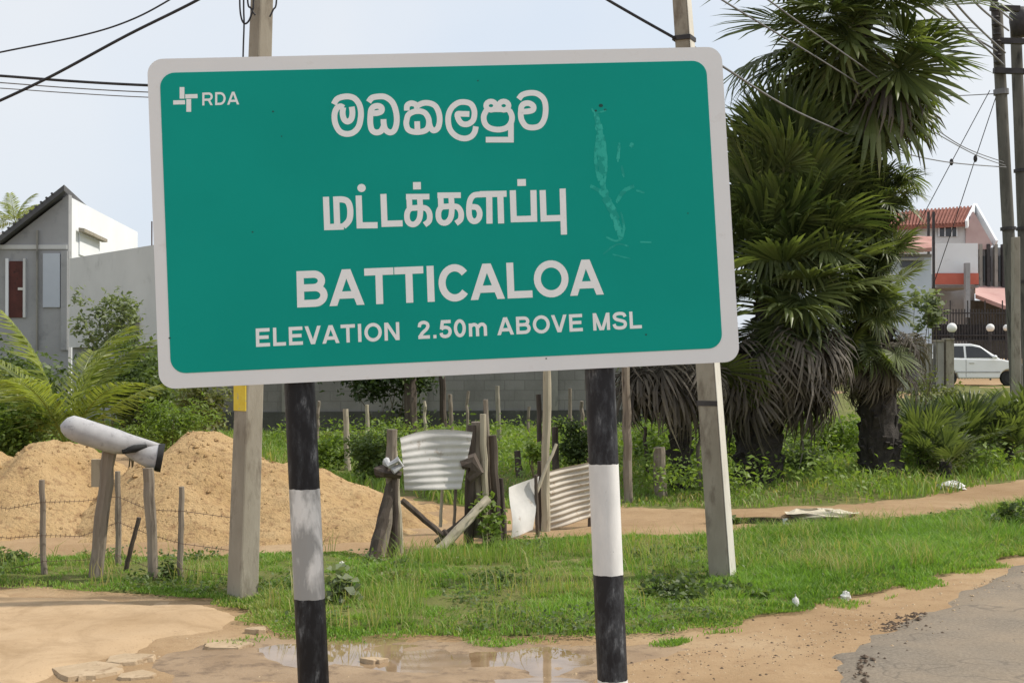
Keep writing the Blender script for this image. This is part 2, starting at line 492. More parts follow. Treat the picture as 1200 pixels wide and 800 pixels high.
# ------------------------------------------------------------------ heaps of builder's sand
HEAPS = []
def sand_heap(cx, cy, tops, k, label):
    """tops: list of (x, y, height, rx, ry) cones blended together"""
    R = max(math.hypot(t[0] - cx, t[1] - cy) + max(t[3], t[4]) for t in tops) + 0.3
    xx = np.arange(cx - R, cx + R, 0.05); yy = np.arange(cy - R, cy + R, 0.05)
    def z(X, Y):
        h = np.full(X.shape, -1.0)
        for (tx, ty, th, rx, ry) in tops:
            wx = X + 0.10 * wav(X, Y, 2.5, k + 4); wy = Y + 0.10 * wav(X, Y, 2.5, k + 5)
            q = np.sqrt(((wx - tx) / rx) ** 2 + ((wy - ty) / ry) ** 2 + 0.02) - 0.14
            h = np.maximum(h, th * (1 - q) + 0.12 * np.clip(q - 0.75, 0, 0.6))
        return h + 0.034 * wav(X, Y, 4, k) + 0.026 * wav(X, Y, 9, k + 1) + 0.013 * wav(X, Y, 19, k + 2) + 0.005 * wav(X, Y, 34, k + 3)
    HEAPS.append((tops, z))
    o = grid_sheet('sand_heap', xx, yy, z, M['sand'], keep=lambda X, Y: z(X, Y) > -0.10, kind=None)
    return tag(o, label, 'sand heap')

d1 = 12.4
a = at(62, 528, d1); sand_heap(a.x, a.y, [(a.x, a.y, a.z + 0.12, 0.95, 1.5), (a.x - 0.75, a.y + 0.1, a.z - 0.02, 1.2, 1.5)], 30, 'orange sand heap at the left edge behind the wire fence')
a = at(238, 514, d1); e = at(330, 545, d1)
sand_heap(a.x, a.y, [(a.x, a.y, a.z + 0.10, 1.05, 1.6), (a.x - 0.22, a.y - 0.2, a.z - 0.06, 0.8, 1.3), (e.x, e.y - 0.1, e.z + 0.02, 1.25, 1.5)], 40, 'larger orange sand heap behind the striped left post and pole')

# ------------------------------------------------------------------ the town sign
RT = [ray(169.5, 69.5), ray(843, 55), ray(867, 423.5), ray(186.5, 456)]
DT = [4.4798, 4.6939, 4.6402, 4.4261]
CT = [EYE + r * d for r, d in zip(RT, DT)]
SO = CT[3].copy()                                   # bottom left corner
SU = (CT[1] - CT[0]).normalized()
SV = (CT[0] - CT[3]); SV = (SV - SU * SV.dot(SU)).normalized()
SN = SU.cross(SV)                                   # towards the viewer
SW = ((CT[1] - CT[0]).length + (CT[2] - CT[3]).length) / 2
SH = ((CT[0] - CT[3]).length + (CT[1] - CT[2]).length) / 2

def px2s(px, py):
    """photo pixel -> (u, v) on the sign sheet"""
    r = ray(px, py)
    t = (SO - EYE).dot(SN) / r.dot(SN)
    p = EYE + r * t - SO
    return p.dot(SU), p.dot(SV)

def s2w(u, v, n=0.0):
    return SO + SU * u + SV * v + SN * n

# paint and sheeting
m, n, l, b = new_mat('green_sign_sheeting')
v = objvec(n, l)
c = ramp(n, l, noise(n, l, v, 1.6, 4, 0.5), [(0.3, (0.001, 0.290, 0.238)), (0.7, (0.002, 0.320, 0.262))])
c = mixc(n, l, ramp(n, l, noise(n, l, v, 22, 6, 0.7), [(0.56, (0, 0, 0)), (0.80, (0.35, 0.35, 0.35))]), c, (0.008, 0.31, 0.255, 1))
l.new(c, b.inputs['Base Color']); b.inputs['Roughness'].default_value = 0.5; b.inputs['Specular IOR Level'].default_value = 0.12
bump(n, l, b, noise(n, l, v, 7, 3, 0.5), 0.06, 0.01)
M['sign_green'] = m
M['sign_white'] = stain_mat('white_sign_sheeting', (0.70, 0.72, 0.735), (0.74, 0.76, 0.77), 3, (0.62, 0.615, 0.61), 12, (0.60, 0.78), 0.45, 0.04, 9, 0.01)
M['letter_white'] = stain_mat('white_letter_film', (0.78, 0.81, 0.82), (0.82, 0.85, 0.86), 12, (0.74, 0.76, 0.77), 40, (0.60, 0.78), 0.45, 0)
M['sign_scar'] = stain_mat('rubbed_pale_green', (0.010, 0.375, 0.305), (0.03, 0.45, 0.37), 14, (0.0015, 0.305, 0.25), 30, (0.48, 0.54), 0.6, 0)
M['sign_spot'] = stain_mat('dark_dirt_spot', (0.01, 0.06, 0.05), (0.02, 0.09, 0.07), 18, None, rough=0.7, bs=0)
M['alu'] = stain_mat('bare_aluminium', (0.35, 0.35, 0.35), (0.45, 0.45, 0.45), 4, None, rough=0.4, bs=0.1)

def rrect(u0, v0, u1, v1, r, seg=8):
    out = []
    for cx, cy, a0 in ((u1 - r, v1 - r, 0), (u0 + r, v1 - r, 90), (u0 + r, v0 + r, 180), (u1 - r, v0 + r, 270)):
        for k in range(seg + 1):
            a = math.radians(a0 + 90 * k / seg)
            out.append((cx + r * math.cos(a), cy + r * math.sin(a)))
    return out

def plate(outline, n0, n1):
    mb = MB()
    k = len(outline)
    mb.add([s2w(u, v, n0) for u, v in outline] + [s2w(u, v, n1) for u, v in outline],
           [tuple(range(k))[::-1], tuple(range(k, 2 * k))] + [(i, (i + 1) % k, k + (i + 1) % k, k + i) for i in range(k)])
    return mb

sign_foot = gp(553, 900); sign_foot = Vector((sign_foot.x, (CT[2].y + CT[3].y) / 2, 0))
sign = empty('town_sign', sign_foot, 'green town name board with white border on two striped posts', 'road sign')
plate(rrect(0, 0, SW, SH, 0.055), -0.004, 0.0).build('border', M['sign_white'], sign)
g = [px2s(*p) for p in ((188.5, 86), (828, 71), (846, 408), (199, 437.5))]
gu0 = (g[0][0] + g[3][0]) / 2; gu1 = (g[1][0] + g[2][0]) / 2; gv0 = (g[2][1] + g[3][1]) / 2; gv1 = (g[0][1] + g[1][1]) / 2
plate(rrect(gu0, gv0, gu1, gv1, 0.052), 0.0002, 0.0016).build('green_panel', M['sign_green'], sign)

# --- strokes
def smooth_line(pts, seg=6):
    P = [Vector((p[0], p[1])) for p in pts]
    out = []
    for i in range(len(P) - 1):
        p0 = P[max(i - 1, 0)]; p1 = P[i]; p2 = P[i + 1]; p3 = P[min(i + 2, len(P) - 1)]
        for k in range(seg):
            t = k / seg
            out.append(0.5 * ((2 * p1) + (p2 - p0) * t + (2 * p0 - 5 * p1 + 4 * p2 - p3) * t * t + (3 * p1 - p0 - 3 * p2 + p3) * t ** 3))
    out.append(P[-1])
    return out

def ribbon(pts, w, closed=False):
    """offset outline of a stroke: list of quads as 2D points"""
    P = [Vector((p[0], p[1])) for p in pts]
    n = len(P)
    L, R = [], []
    for i in range(n):
        a = P[(i - 1) % n] if closed or i > 0 else None
        c = P[(i + 1) % n] if closed or i < n - 1 else None
        d1 = (P[i] - a).normalized() if a is not None else None
        d2 = (c - P[i]).normalized() if c is not None else None
        if d1 is None: d1 = d2
        if d2 is None: d2 = d1
        n1 = Vector((-d1.y, d1.x)); n2 = Vector((-d2.y, d2.x))
        mm = (n1 + n2)
        mm = n1 if mm.length < 1e-6 else mm.normalized()
        k = 1 / max(0.45, mm.dot(n1))
        L.append(P[i] + mm * w / 2 * k); R.append(P[i] - mm * w / 2 * k)
    q = []
    for i in range(n if closed else n - 1):
        j = (i + 1) % n
        q.append((L[i], L[j], R[j], R[i]))
    return q

class Ink:
    """flat lettering on the sheet; every stroke a hair above the one before"""
    def __init__(s): s.mb = MB(); s.k = 0
    def quads(s, qs, f):
        h = 0.0020 + 0.00010 * (s.k % 12); s.k += 1
        for i_, q in enumerate(qs):
            vs = [s2w(*f(p[0], p[1]), h + 0.0000015 * i_) for p in q]
            nn = (vs[1] - vs[0]).cross(vs[3] - vs[0])
            if nn.dot(SN) < 0: vs.reverse()
            s.mb.add(vs, [(0, 1, 2, 3)])
    def build(s, name, mat=None): return s.mb.build(name, mat or M['letter_white'], sign)

def zoomf(ox, oy):
    return lambda x, y: px2s(ox + x / 10.0, oy + y / 10.0)

def ring(cx, cy, rx, ry, n=16):
    return [(cx + rx * math.cos(2 * math.pi * k / n), cy + ry * math.sin(2 * math.pi * k / n)) for k in range(n)]

# first line: rounded script, a part for each letter
SIG = {}
def sig(k): return SIG.setdefault(k, Ink())
fz = zoomf(380, 95)
for gi, p in (('1', [(112, 275), (150, 215), (220, 188), (300, 186), (365, 215), (415, 290), (430, 400), (405, 530), (340, 605), (255, 622), (180, 590), (130, 500), (120, 400), (145, 325), (190, 300), (225, 318)]),
          ('1', [(222, 312), (215, 380), (232, 450), (272, 478), (315, 450), (330, 380), (322, 305)]),
          ('2', [(520, 250), (560, 200), (640, 184), (720, 192), (800, 255), (842, 370), (848, 490), (820, 580), (768, 605), (718, 572), (698, 510), (694, 450)]),
          ('2', [(698, 530), (664, 590), (605, 605), (558, 575), (540, 500), (540, 420), (550, 385), (620, 378), (668, 358), (672, 318), (638, 296), (585, 302), (550, 340), (542, 400)])):
    sig(gi).quads(ribbon(smooth_line(p), 68), fz)
fz = zoomf(465, 95)
for gi, p in (('3', [(118, 350), (122, 290), (168, 264), (222, 280), (238, 320)]),
          ('3', [(232, 300), (300, 264), (380, 262), (450, 295), (492, 375), (502, 470), (480, 555), (432, 582), (395, 548), (376, 480)]),
          ('3', [(112, 480), (132, 405), (190, 366), (262, 356), (330, 378), (372, 445), (374, 520), (345, 575), (280, 598), (195, 598), (135, 572), (112, 515), (112, 465)]),
          ('3', [(238, 475), (240, 530), (242, 590)]),
          ('4', [(850, 390), (775, 388), (712, 392), (724, 455), (765, 502), (830, 508), (888, 470), (908, 410), (905, 340), (870, 275), (800, 250), (720, 258), (645, 315), (606, 400), (604, 500), (632, 585), (700, 650), (790, 676), (868, 655), (912, 600), (926, 535)])):
    sig(gi).quads(ribbon(smooth_line(p), 66), fz)
fz = zoomf(555, 95)
for cx in (203, 352):
    sig('5').quads(ribbon(ring(cx, 292, 58, 50), 62, True), fz)
for gi, p in (('5', [(150, 345), (118, 420), (135, 505), (195, 555), (290, 572), (385, 550), (438, 490), (448, 415), (418, 345)]),
          ('6', [(528, 215), (572, 165), (660, 142), (750, 154), (820, 215), (844, 315), (830, 440), (780, 522), (700, 548), (615, 532), (565, 465), (552, 395), (556, 345)]),
          ('6', [(560, 362), (640, 358), (695, 340), (698, 295), (650, 264), (592, 270), (560, 305), (554, 370)])):
    sig(gi).quads(ribbon(smooth_line(p), 66), fz)
sig('5').quads(ribbon([(135, 347), (440, 347)], 40), fz)
sig('5').quads(ribbon([(437, 480), (437, 690), (142, 690)], 66), fz)
for ik in SIG.values(): ik.build('letter')

# second line: squared script
SIG = {}
fz = zoomf(370, 205)
T = 72
for gi, p, sm in (('1', [(120, 258), (134, 612), (330, 606)], 0), ('1', [(204, 292), (320, 290), (382, 325), (405, 420), (392, 530), (325, 604)], 1), ('1', [(240, 270), (252, 600)], 0),
              ('2', [(503, 243), (515, 592), (725, 590)], 0), ('3', [(793, 225), (806, 574), (1018, 568)], 0)):
    sig(gi).quads(ribbon(smooth_line(p) if sm else p, T), fz)
sig('2').quads([tuple(Vector(q) for q in (a, bq, (537, 155), (537, 155))) for a, bq in zip(ring(537, 155, 50, 48), ring(537, 155, 50, 48)[1:] + ring(537, 155, 50, 48)[:1])], fz)
fz = zoomf(465, 205)
for dx, dy in ((0, 0), (368, -17)):
    for p, sm in (([(108, 258), (382, 256)], 0), ([(145, 262), (150, 400)], 0), ([(268, 262), (276, 420), (262, 520), (215, 575), (160, 575), (124, 530), (122, 450), (155, 398), (215, 388), (290, 385), (350, 400), (384, 460), (378, 540), (325, 585)], 1)):
        sig('4' if dx == 0 else '5').quads(ribbon([(x + dx, y + dy) for x, y in (smooth_line(p) if sm else p)], 66), fz)
sig('4').quads(ribbon([(190, 130), (282, 128)], 86), fz)
for p, sm in (([(1000, 232), (910, 238), (862, 290), (846, 380), (850, 480), (880, 535), (925, 542), (962, 505), (970, 440), (940, 385), (880, 375)], 1),):
    sig('6').quads(ribbon(smooth_line(p), 66), fz)
fz = zoomf(575, 205)
for gi, p in (('6', [(-130, 228), (186, 222)]), ('6', [(-18, 230), (-14, 572)]), ('6', [(112, 226), (122, 570)]),
          ('7', [(258, 182), (270, 520), (508, 514), (500, 180)]), ('8', [(608, 180), (620, 512), (850, 505)]), ('8', [(842, 162), (858, 700)])):
    sig(gi).quads(ribbon(p, T), fz)
sig('7').quads(ribbon([(312, 92), (412, 90)], 80), fz)
for ik in SIG.values(): ik.build('letter')

# Latin capitals, drawn on a unit cap height
def arc(cx, cy, rx, ry, a0, a1, n=14):
    return [(cx + rx * math.cos(math.radians(a0 + (a1 - a0) * k / n)), cy + ry * math.sin(math.radians(a0 + (a1 - a0) * k / n))) for k in range(n + 1)]
h = 0.1
def GL(w):
    """glyphs for stroke width w: (advance, strokes, closed flags)"""
    e = w / 2
    g = {}
    g['B'] = (0.98, [[(0.08 + e, 0), (0.08 + e, 1)], [(0.08, 1 - e), (0.52, 1 - e)] + arc(0.55, (1.53 - e) / 2, 0.22, (0.47 - e) / 2, 90, -90) + [(0.08, 0.53)], [(0.08, 0.53), (0.55, 0.53)] + arc(0.58, (0.53 + e) / 2, 0.25, (0.53 - e) / 2, 90, -90) + [(0.08, e)]])
    g['A'] = (1.0, [('D', 0.01 + w * 0.54, 0, 0.5 - w * 0.06, 1, w * 1.08), ('D', 0.99 - w * 0.54, 0, 0.5 + w * 0.06, 1, w * 1.08), [(0.22, 0.29), (0.78, 0.29)]])
    g['T'] = (0.86, [[(0.02, 1 - e), (0.84, 1 - e)], [(0.43, 0), (0.43, 1)]])
    g['I'] = (0.38, [[(0.19, 0), (0.19, 1)]])
    g['C'] = (0.95, [arc(0.51, 0.5, 0.46 - e, 0.52 - e, 38, 322, 24)])
    g['L'] = (0.84, [[(0.08 + e, 1), (0.08 + e, e), (0.80, e)]])
    g['O'] = (1.06, [arc(0.53, 0.5, 0.50 - e, 0.52 - e, 0, 360, 30)])
    g['E'] = (0.92, [[(0.86, 1 - e), (0.08 + e, 1 - e), (0.08 + e, e), (0.87, e)], [(0.1, 0.51), (0.80, 0.51)]])
    g['V'] = (0.94, [('D', 0.47 - w * 0.06, 0, 0.01 + w * 0.54, 1, w * 1.08), ('D', 0.47 + w * 0.06, 0, 0.93 - w * 0.54, 1, w * 1.08)])
    g['N'] = (1.0, [[(0.07 + e, 0), (0.07 + e, 1)], [(0.93 - e, 0), (0.93 - e, 1)], ('D', 0.93 - e * 1.15, 0, 0.07 + e * 1.15, 1, w * 1.15)])
    g['R'] = (1.0, [[(0.08 + e, 0), (0.08 + e, 1)], [(0.08, 1 - e), (0.58, 1 - e)] + arc(0.60, (1.44 - e) / 2, 0.24, (0.56 - e) / 2, 90, -90) + [(0.08, 0.44)], ('D', 0.83, 0, 0.58, 0.46, w * 1.12)])
    g['D'] = (1.0, [[(0.08 + e, 0), (0.08 + e, 1)], [(0.08, 1 - e), (0.45, 1 - e)] + arc(0.47, 0.5, 0.46 - e, 0.5 - e, 90, -90, 20) + [(0.08, e)]])
    g['M'] = (1.14, [[(0.07 + e, 0), (0.07 + e, 1)], [(1.07 - e, 0), (1.07 - e, 1)], ('D', 0.57 - e * 0.35, 0, 0.07 + e * 1.1, 1, w * 1.05), ('D', 0.57 + e * 0.35, 0, 1.07 - e * 1.1, 1, w * 1.05)])
    g['S'] = (0.93, [smooth_line([(0.80, 0.72), (0.72, 0.87), (0.50, 0.92), (0.26, 0.88), (0.16, 0.74), (0.26, 0.60), (0.50, 0.52), (0.74, 0.43), (0.80, 0.27), (0.70, 0.12), (0.46, 0.08), (0.22, 0.13), (0.12, 0.31)], 4)])
    g['2'] = (0.78, [smooth_line([(0.14, 0.66), (0.18, 0.84), (0.38, 0.92), (0.58, 0.85), (0.63, 0.70), (0.54, 0.53), (0.32, 0.34), (0.15, 0.12)], 4), [(0.06, e), (0.73, e)]])
    g['5'] = (0.78, [[(0.70, 1 - e), (0.22, 1 - e), (0.15, 0.48)], smooth_line([(0.14, 0.50), (0.34, 0.59), (0.58, 0.52), (0.65, 0.33), (0.56, 0.14), (0.36, 0.075), (0.18, 0.13), (0.12, 0.28)], 4)])
    g['0'] = (0.78, [arc(0.39, 0.5, 0.35 - e, 0.51 - e, 0, 360, 26)])
    g['.'] = (0.38, [[(0.10, e), (0.28, e)]])
    g['m'] = (1.22, [[(0.08 + e, 0), (0.08 + e, 0.74)], smooth_line([(0.16, 0.50), (0.28, 0.64), (0.44, 0.66), (0.56, 0.56), (0.58, 0.40)], 4) + [(0.58, 0)], smooth_line([(0.62, 0.50), (0.74, 0.64), (0.90, 0.66), (1.02, 0.56), (1.04, 0.40)], 4) + [(1.04, 0)]])
    return g

def latin(text, bl, br, tl, tr, w, gap=0.0):
    """set a line between baseline ends bl, br with cap tops tl, tr (photo pixels on the sheet)"""
    g = GL(w)
    tot = sum((0.40 if ch == ' ' else g[ch][0]) + gap for ch in text) - gap
    a, b2, c2, d2 = px2s(*bl), px2s(*br), px2s(*tl), px2s(*tr)
    x = 0
    for ch in text:
        if ch == ' ': x += 0.40 + gap; continue
        ink = Ink()
        for st in g[ch][1]:
            def f(px_, py_, x=x):
                s = (px_ + x) / tot
                return tuple((a[i] * (1 - s) + b2[i] * s) * (1 - py_) + (c2[i] * (1 - s) + d2[i] * s) * py_ for i in (0, 1))
            if st[0] == 'D':
                _, xa, ya, xb, yb, wd = st
                ink.quads([tuple(Vector(q) for q in ((xa - wd / 2, ya), (xa + wd / 2, ya), (xb + wd / 2, yb), (xb - wd / 2, yb)))], f)
                continue
            cl = (Vector(st[0]) - Vector(st[-1])).length < 1e-6
            ink.quads(ribbon(st[:-1] if cl else st, w, cl), f)
        x += g[ch][0] + gap
        ink.build('full_stop' if ch == '.' else 'letter')

latin('BATTICALOA', (345, 360.5), (708, 345), (344, 318), (706, 303.5), 0.20, -0.015)
latin('ELEVATION  2.50m ABOVE MSL', (298.5, 406.5), (753, 384.5), (298, 385.0), (752, 364.5), 0.19, 0.05)
latin('RDA', (236, 124), (280.5, 122.7), (236, 109), (280.5, 107.7), 0.17, 0.04)
# emblem: four bars set as a pinwheel
fl = lambda x, y: px2s(160 + x / 5.335, 50 + y / 5.335)
for p, w in (([(285, 280), (285, 352)], 30), ([(305, 338), (382, 336)], 26), ([(327, 354), (327, 434)], 30), ([(230, 376), (304, 374)], 26)):
    EM = Ink(); EM.quads(ribbon(p, w), fl)
    EM.build('emblem_bar')
# rubbed scar shaped like a sprig, and chips
f1 = lambda x, y: px2s(660 + x / 2.2238, 100 + y / 2.2222)
for p, w in (([(84, 70), (96, 130), (100, 200), (98, 250)], 15), ([(100, 245), (112, 295), (132, 335), (150, 400)], 16), ([(70, 262), (100, 280), (124, 318)], 9), ([(185, 262), (158, 276), (138, 306)], 9),
             ([(146, 150), (142, 200)], 6), ([(90, 120), (84, 190), (92, 250)], 6), ([(108, 140), (112, 210), (106, 262)], 5), ([(150, 330), (158, 370), (152, 402)], 5), ([(112, 395), (134, 405), (150, 402)], 5), ([(74, 60), (84, 72), (112, 66)], 4), ([(104, 440), (140, 414), (172, 420)], 4), ([(180, 150), (176, 162)], 8), ([(190, 274), (212, 280)], 5), ([(152, 210), (158, 240)], 5), ([(200, 408), (230, 409)], 4), ([(128, 440), (176, 452)], 3)):
    pts = smooth_line(p, 5)
    qs = []; SC = Ink()
    for i, q in enumerate(ribbon(pts, w)):
        t = (i + 0.5) / (len(pts) - 1); s = 1.35 - 1.1 * abs(2 * t - 1) ** 2 + 0.25 * math.sin(i * 2.7)
        c2 = (q[0] + q[1] + q[2] + q[3]) / 4
        qs.append(tuple(c2 + (z - c2) * Vector((0.35 + 0.75 * s, 1.0)) for z in q))
    SC.quads(qs, f1)
    SC.build('scuff_mark', M['sign_scar'])
for (x, y, r) in ((704, 124, 2.6), (709, 129, 1.6), (698, 130, 1.5), (757, 392, 1.3), (320, 131, 1.3), (199, 396, 1.4), (296, 272, 1.2), (330, 160, 0.9), (560, 95, 1.0), (640, 420, 1.0), (806, 250, 0.9)):
    SP_ = Ink(); c0 = (x, y); rr = ring(x, y, r, r * 0.8, 8)
    SP_.quads([tuple(Vector(q) for q in (a, b2, c0, c0)) for a, b2 in zip(rr, rr[1:] + rr[:1])], px2s)
    SP_.build('dirt_spot', M['sign_spot'])

# posts: black and white bands brushed on, smudged
def post_paint(name, bands, smear, k=1.0):
    """bands: world heights where the paint changes, first colour (top) black"""
    m, n, l, b = new_mat(name)
    pos = posvec(n, l)
    sx = n.new('ShaderNodeSeparateXYZ'); l.new(pos, sx.inputs[0])
    no = n.new('ShaderNodeTexNoise'); no.inputs['Scale'].default_value = 26; no.inputs['Detail'].default_value = 4; l.new(pos, no.inputs['Vector'])
    ma = n.new('ShaderNodeMath'); ma.operation = 'MULTIPLY_ADD'; ma.inputs[1].default_value = 0.012; l.new(no.outputs['Fac'], ma.inputs[0]); l.new(sx.outputs['Z'], ma.inputs[2])
    tot = None
    for k, z in enumerate(bands):
        g_ = n.new('ShaderNodeMath'); g_.operation = 'LESS_THAN'; g_.inputs[1].default_value = z + 0.006; l.new(ma.outputs[0], g_.inputs[0])
        if tot is None: tot = g_.outputs[0]
        else:
            s_ = n.new('ShaderNodeMath'); s_.operation = 'SUBTRACT' if k % 2 else 'ADD'; l.new(tot, s_.inputs[0]); l.new(g_.outputs[0], s_.inputs[1]); tot = s_.outputs[0]
    mp = n.new('ShaderNodeMapping'); mp.inputs['Scale'].default_value = (1, 1, 0.35); l.new(pos, mp.inputs['Vector'])
    blk = ramp(n, l, noise(n, l, mp.outputs[0], 24, 7, 0.72), [(0.46, (0.006 * k, 0.006 * k, 0.007 * k)), (0.58, (0.016 * k, 0.017 * k, 0.019 * k)), (0.68, (0.16, 0.17, 0.18))])
    wht = ramp(n, l, noise(n, l, mp.outputs[0], 14, 6, 0.7), [(0.35, (0.62, 0.63, 0.62)), (0.7, (0.74, 0.74, 0.72))])
    if smear:
        wht = mixc(n, l, ramp(n, l, noise(n, l, mp.outputs[0], 9, 6, 0.62, 0.4), [(0.42, (0, 0, 0)), (0.54, (0.9, 0.9, 0.9))]), wht, (0.27, 0.275, 0.27, 1))
    else:
        wht = mixc(n, l, ramp(n, l, noise(n, l, mp.outputs[0], 40, 6, 0.7), [(0.66, (0, 0, 0)), (0.70, (0.8, 0.8, 0.8))]), wht, (0.25, 0.25, 0.25, 1))
    l.new(mixc(n, l, tot, blk, wht), b.inputs['Base Color'])
    b.inputs['Roughness'].default_value = 0.5; b.inputs['Specular IOR Level'].default_value = 0.22
    bump(n, l, b, noise(n, l, mp.outputs[0], 60, 5, 0.7), 0.25, 0.004)
    return m

def sign_post(xt, yt, xb, yb, bands_px, smear, top_px, nm):
    off = 0.004 + 0.062
    def onp(px, py):
        r = ray(px, py); p0 = SO - SN * off
        return EYE + r * ((p0 - EYE).dot(SN) / r.dot(SN))
    a, b2 = onp(xt, yt), onp(xb, yb)
    d = (a - b2).normalized()
    tp = a + d * ((a - EYE).length * (yt - top_px) / F)
    bt = b2 + d * ((-0.5 - b2.z) / d.z)
    zs = [onp(xt + (xb - xt) * (y - yt) / (yb - yt), y).z for y in bands_px]
    mb = MB(); k = 26
    mb.tube([bt + (tp - bt) * (i / k) for i in range(k + 1)], 0.0545, 24)
    o = mb.build('post', post_paint(nm, zs, smear, 1.0 if smear else 4.0), sign, smooth=True)
    o.modifiers.new('e', 'EDGE_SPLIT').split_angle = math.radians(40)
    return a, d
sign_post(352, 470, 367.5, 800, (572, 700, 826), True, 90, 'smudged_band_paint')
sign_post(703, 440, 718, 800, (543, 672, 795, 930), False, 78, 'band_paint')
# cross rails and bolts on the back
for vv in (0.22, 0.92):
    mb = MB(); mb.hexa([s2w(0.08, vv - 0.02, -0.034), s2w(SW - 0.08, vv - 0.02, -0.034), s2w(SW - 0.08, vv + 0.02, -0.034), s2w(0.08, vv + 0.02, -0.034)][::-1],
                       [s2w(0.08, vv - 0.02, -0.0045), s2w(SW - 0.08, vv - 0.02, -0.0045), s2w(SW - 0.08, vv + 0.02, -0.0045), s2w(0.08, vv + 0.02, -0.0045)][::-1])
    mb.build('back_rail', M['alu'], sign)

# ------------------------------------------------------------------ walls and houses behind
M['render_grey'] = stain_mat('raw_grey_render', (0.28, 0.285, 0.295), (0.35, 0.355, 0.365), 0.9, (0.22, 0.225, 0.235), 2.2, (0.55, 0.72), 0.92, 0.25, 30, 0.01)
M['render_light'] = stain_mat('pale_grey_render', (0.50, 0.51, 0.51), (0.58, 0.59, 0.59), 0.7, (0.43, 0.44, 0.44), 2.0, (0.58, 0.75), 0.92, 0.2, 30, 0.01)
M['white_wash'] = stain_mat('white_wall_paint', (0.70, 0.73, 0.76), (0.76, 0.79, 0.82), 0.8, (0.62, 0.64, 0.66), 2.4, (0.60, 0.78), 0.85, 0.15, 30, 0.01)
M['pale_blue'] = stain_mat('pale_blue_wall_paint', (0.42, 0.46, 0.52), (0.50, 0.54, 0.60), 0.5, (0.36, 0.40, 0.45), 1.6, (0.60, 0.78), 0.85, 0.15, 30, 0.01)
M['tile_red'] = stain_mat('weathered_red_tiles', (0.20, 0.075, 0.055), (0.29, 0.115, 0.085), 1.5, (0.14, 0.06, 0.05), 5, (0.52, 0.70), 0.85, 0.4, 20, 0.02)
M['red_paint'] = stain_mat('orange_red_paint', (0.50, 0.125, 0.085), (0.56, 0.155, 0.11), 2, None, rough=0.7)
M['maroon'] = stain_mat('dark_red_door_paint', (0.06, 0.018, 0.015), (0.095, 0.028, 0.022), 3, (0.035, 0.014, 0.012), 8, rough=0.6)
M['eave_dark'] = stain_mat('dark_roof_sheet', (0.07, 0.072, 0.078), (0.12, 0.12, 0.125), 2, None, rough=0.85)
M['iron'] = stain_mat('dark_iron_bars', (0.03, 0.028, 0.03), (0.06, 0.055, 0.055), 6, None, rough=0.6)
M['glass_dark'] = stain_mat('dark_window_glass', (0.02, 0.022, 0.025), (0.04, 0.042, 0.045), 1, None, rough=0.08, bs=0, spec=0.6)
M['lamp_globe'] = stain_mat('opal_lamp_globe', (0.75, 0.75, 0.73), (0.80, 0.80, 0.78), 4, None, rough=0.3, bs=0)
# block wall: joints in the relief only, far away
m, n, l, b = new_mat('grey_block_wall')
v = objvec(n, l)
mp = n.new('ShaderNodeMapping'); mp.inputs['Rotation'].default_value = (math.radians(90), 0, 0); l.new(v, mp.inputs['Vector'])
br = n.new('ShaderNodeTexBrick'); br.inputs['Scale'].default_value = 1.0
br.inputs['Brick Width'].default_value = 0.40; br.inputs['Row Height'].default_value = 0.2; br.inputs['Mortar Size'].default_value = 0.010
br.inputs['Color1'].default_value = (0.225, 0.215, 0.202, 1); br.inputs['Color2'].default_value = (0.26, 0.25, 0.236, 1); br.inputs['Mortar'].default_value = (0.19, 0.182, 0.17, 1)
l.new(mp.outputs[0], br.inputs['Vector'])
c = mixc(n, l, ramp(n, l, noise(n, l, v, 0.9, 6, 0.65), [(0.45, (0, 0, 0)), (0.72, (0.75, 0.75, 0.75))]), br.outputs['Color'], (0.14, 0.133, 0.122, 1))
l.new(c, b.inputs['Base Color']); b.inputs['Roughness'].default_value = 0.95
bump(n, l, b, noise(n, l, v, 20, 5, 0.7), 0.35, 0.02)
M['block'] = m
M['plinth'] = stain_mat('mossy_wall_foot', (0.055, 0.055, 0.05), (0.10, 0.10, 0.09), 2.5, (0.16, 0.155, 0.145), 4, (0.60, 0.72), 0.95, 0.5, 14, 0.03)

# long boundary wall at the back of the field
wa, wb = at(150, 510, 24.5), at(860, 505, 26.0)
wall = empty('boundary_wall', (wa.x, wa.y, 0), 'long grey block wall across the field behind the sign', 'wall')
dv = Vector((wb.x - wa.x, wb.y - wa.y, 0)); LW = dv.length; dv.normalize(); nvv = Vector((-dv.y, dv.x, 0))
def wallbox(mb, s0, s1, z0, z1, t, off=0.0):
    p = Vector((wa.x, wa.y, 0))
    q = lambda s_, o_, z_: p + dv * s_ + nvv * (o_ + off) + Vector((0, 0, z_))
    mb.hexa([q(s0, 0, z0), q(s1, 0, z0), q(s1, t, z0), q(s0, t, z0)], [q(s0, 0, z1), q(s1, 0, z1), q(s1, t, z1), q(s0, t, z1)])
    return mb
wallbox(MB(), 0, LW, 0.40, 2.15, 0.18).build('wall_panel', M['block'], wall)
wallbox(MB(), -0.05, LW + 0.05, -0.1, 0.40, 0.26, -0.05).build('plinth', M['plinth'], wall)
wallbox(MB(), -0.05, LW + 0.05, 2.15, 2.23, 0.28, -0.05).build('coping', M['concrete_dark'], wall)
s = 0.3
while s < LW:
    wallbox(MB(), s, s + 0.22, 0.40, 2.149, 0.05, -0.052).build('pilaster', M['concrete_dark'], wall)
    s += 2.6

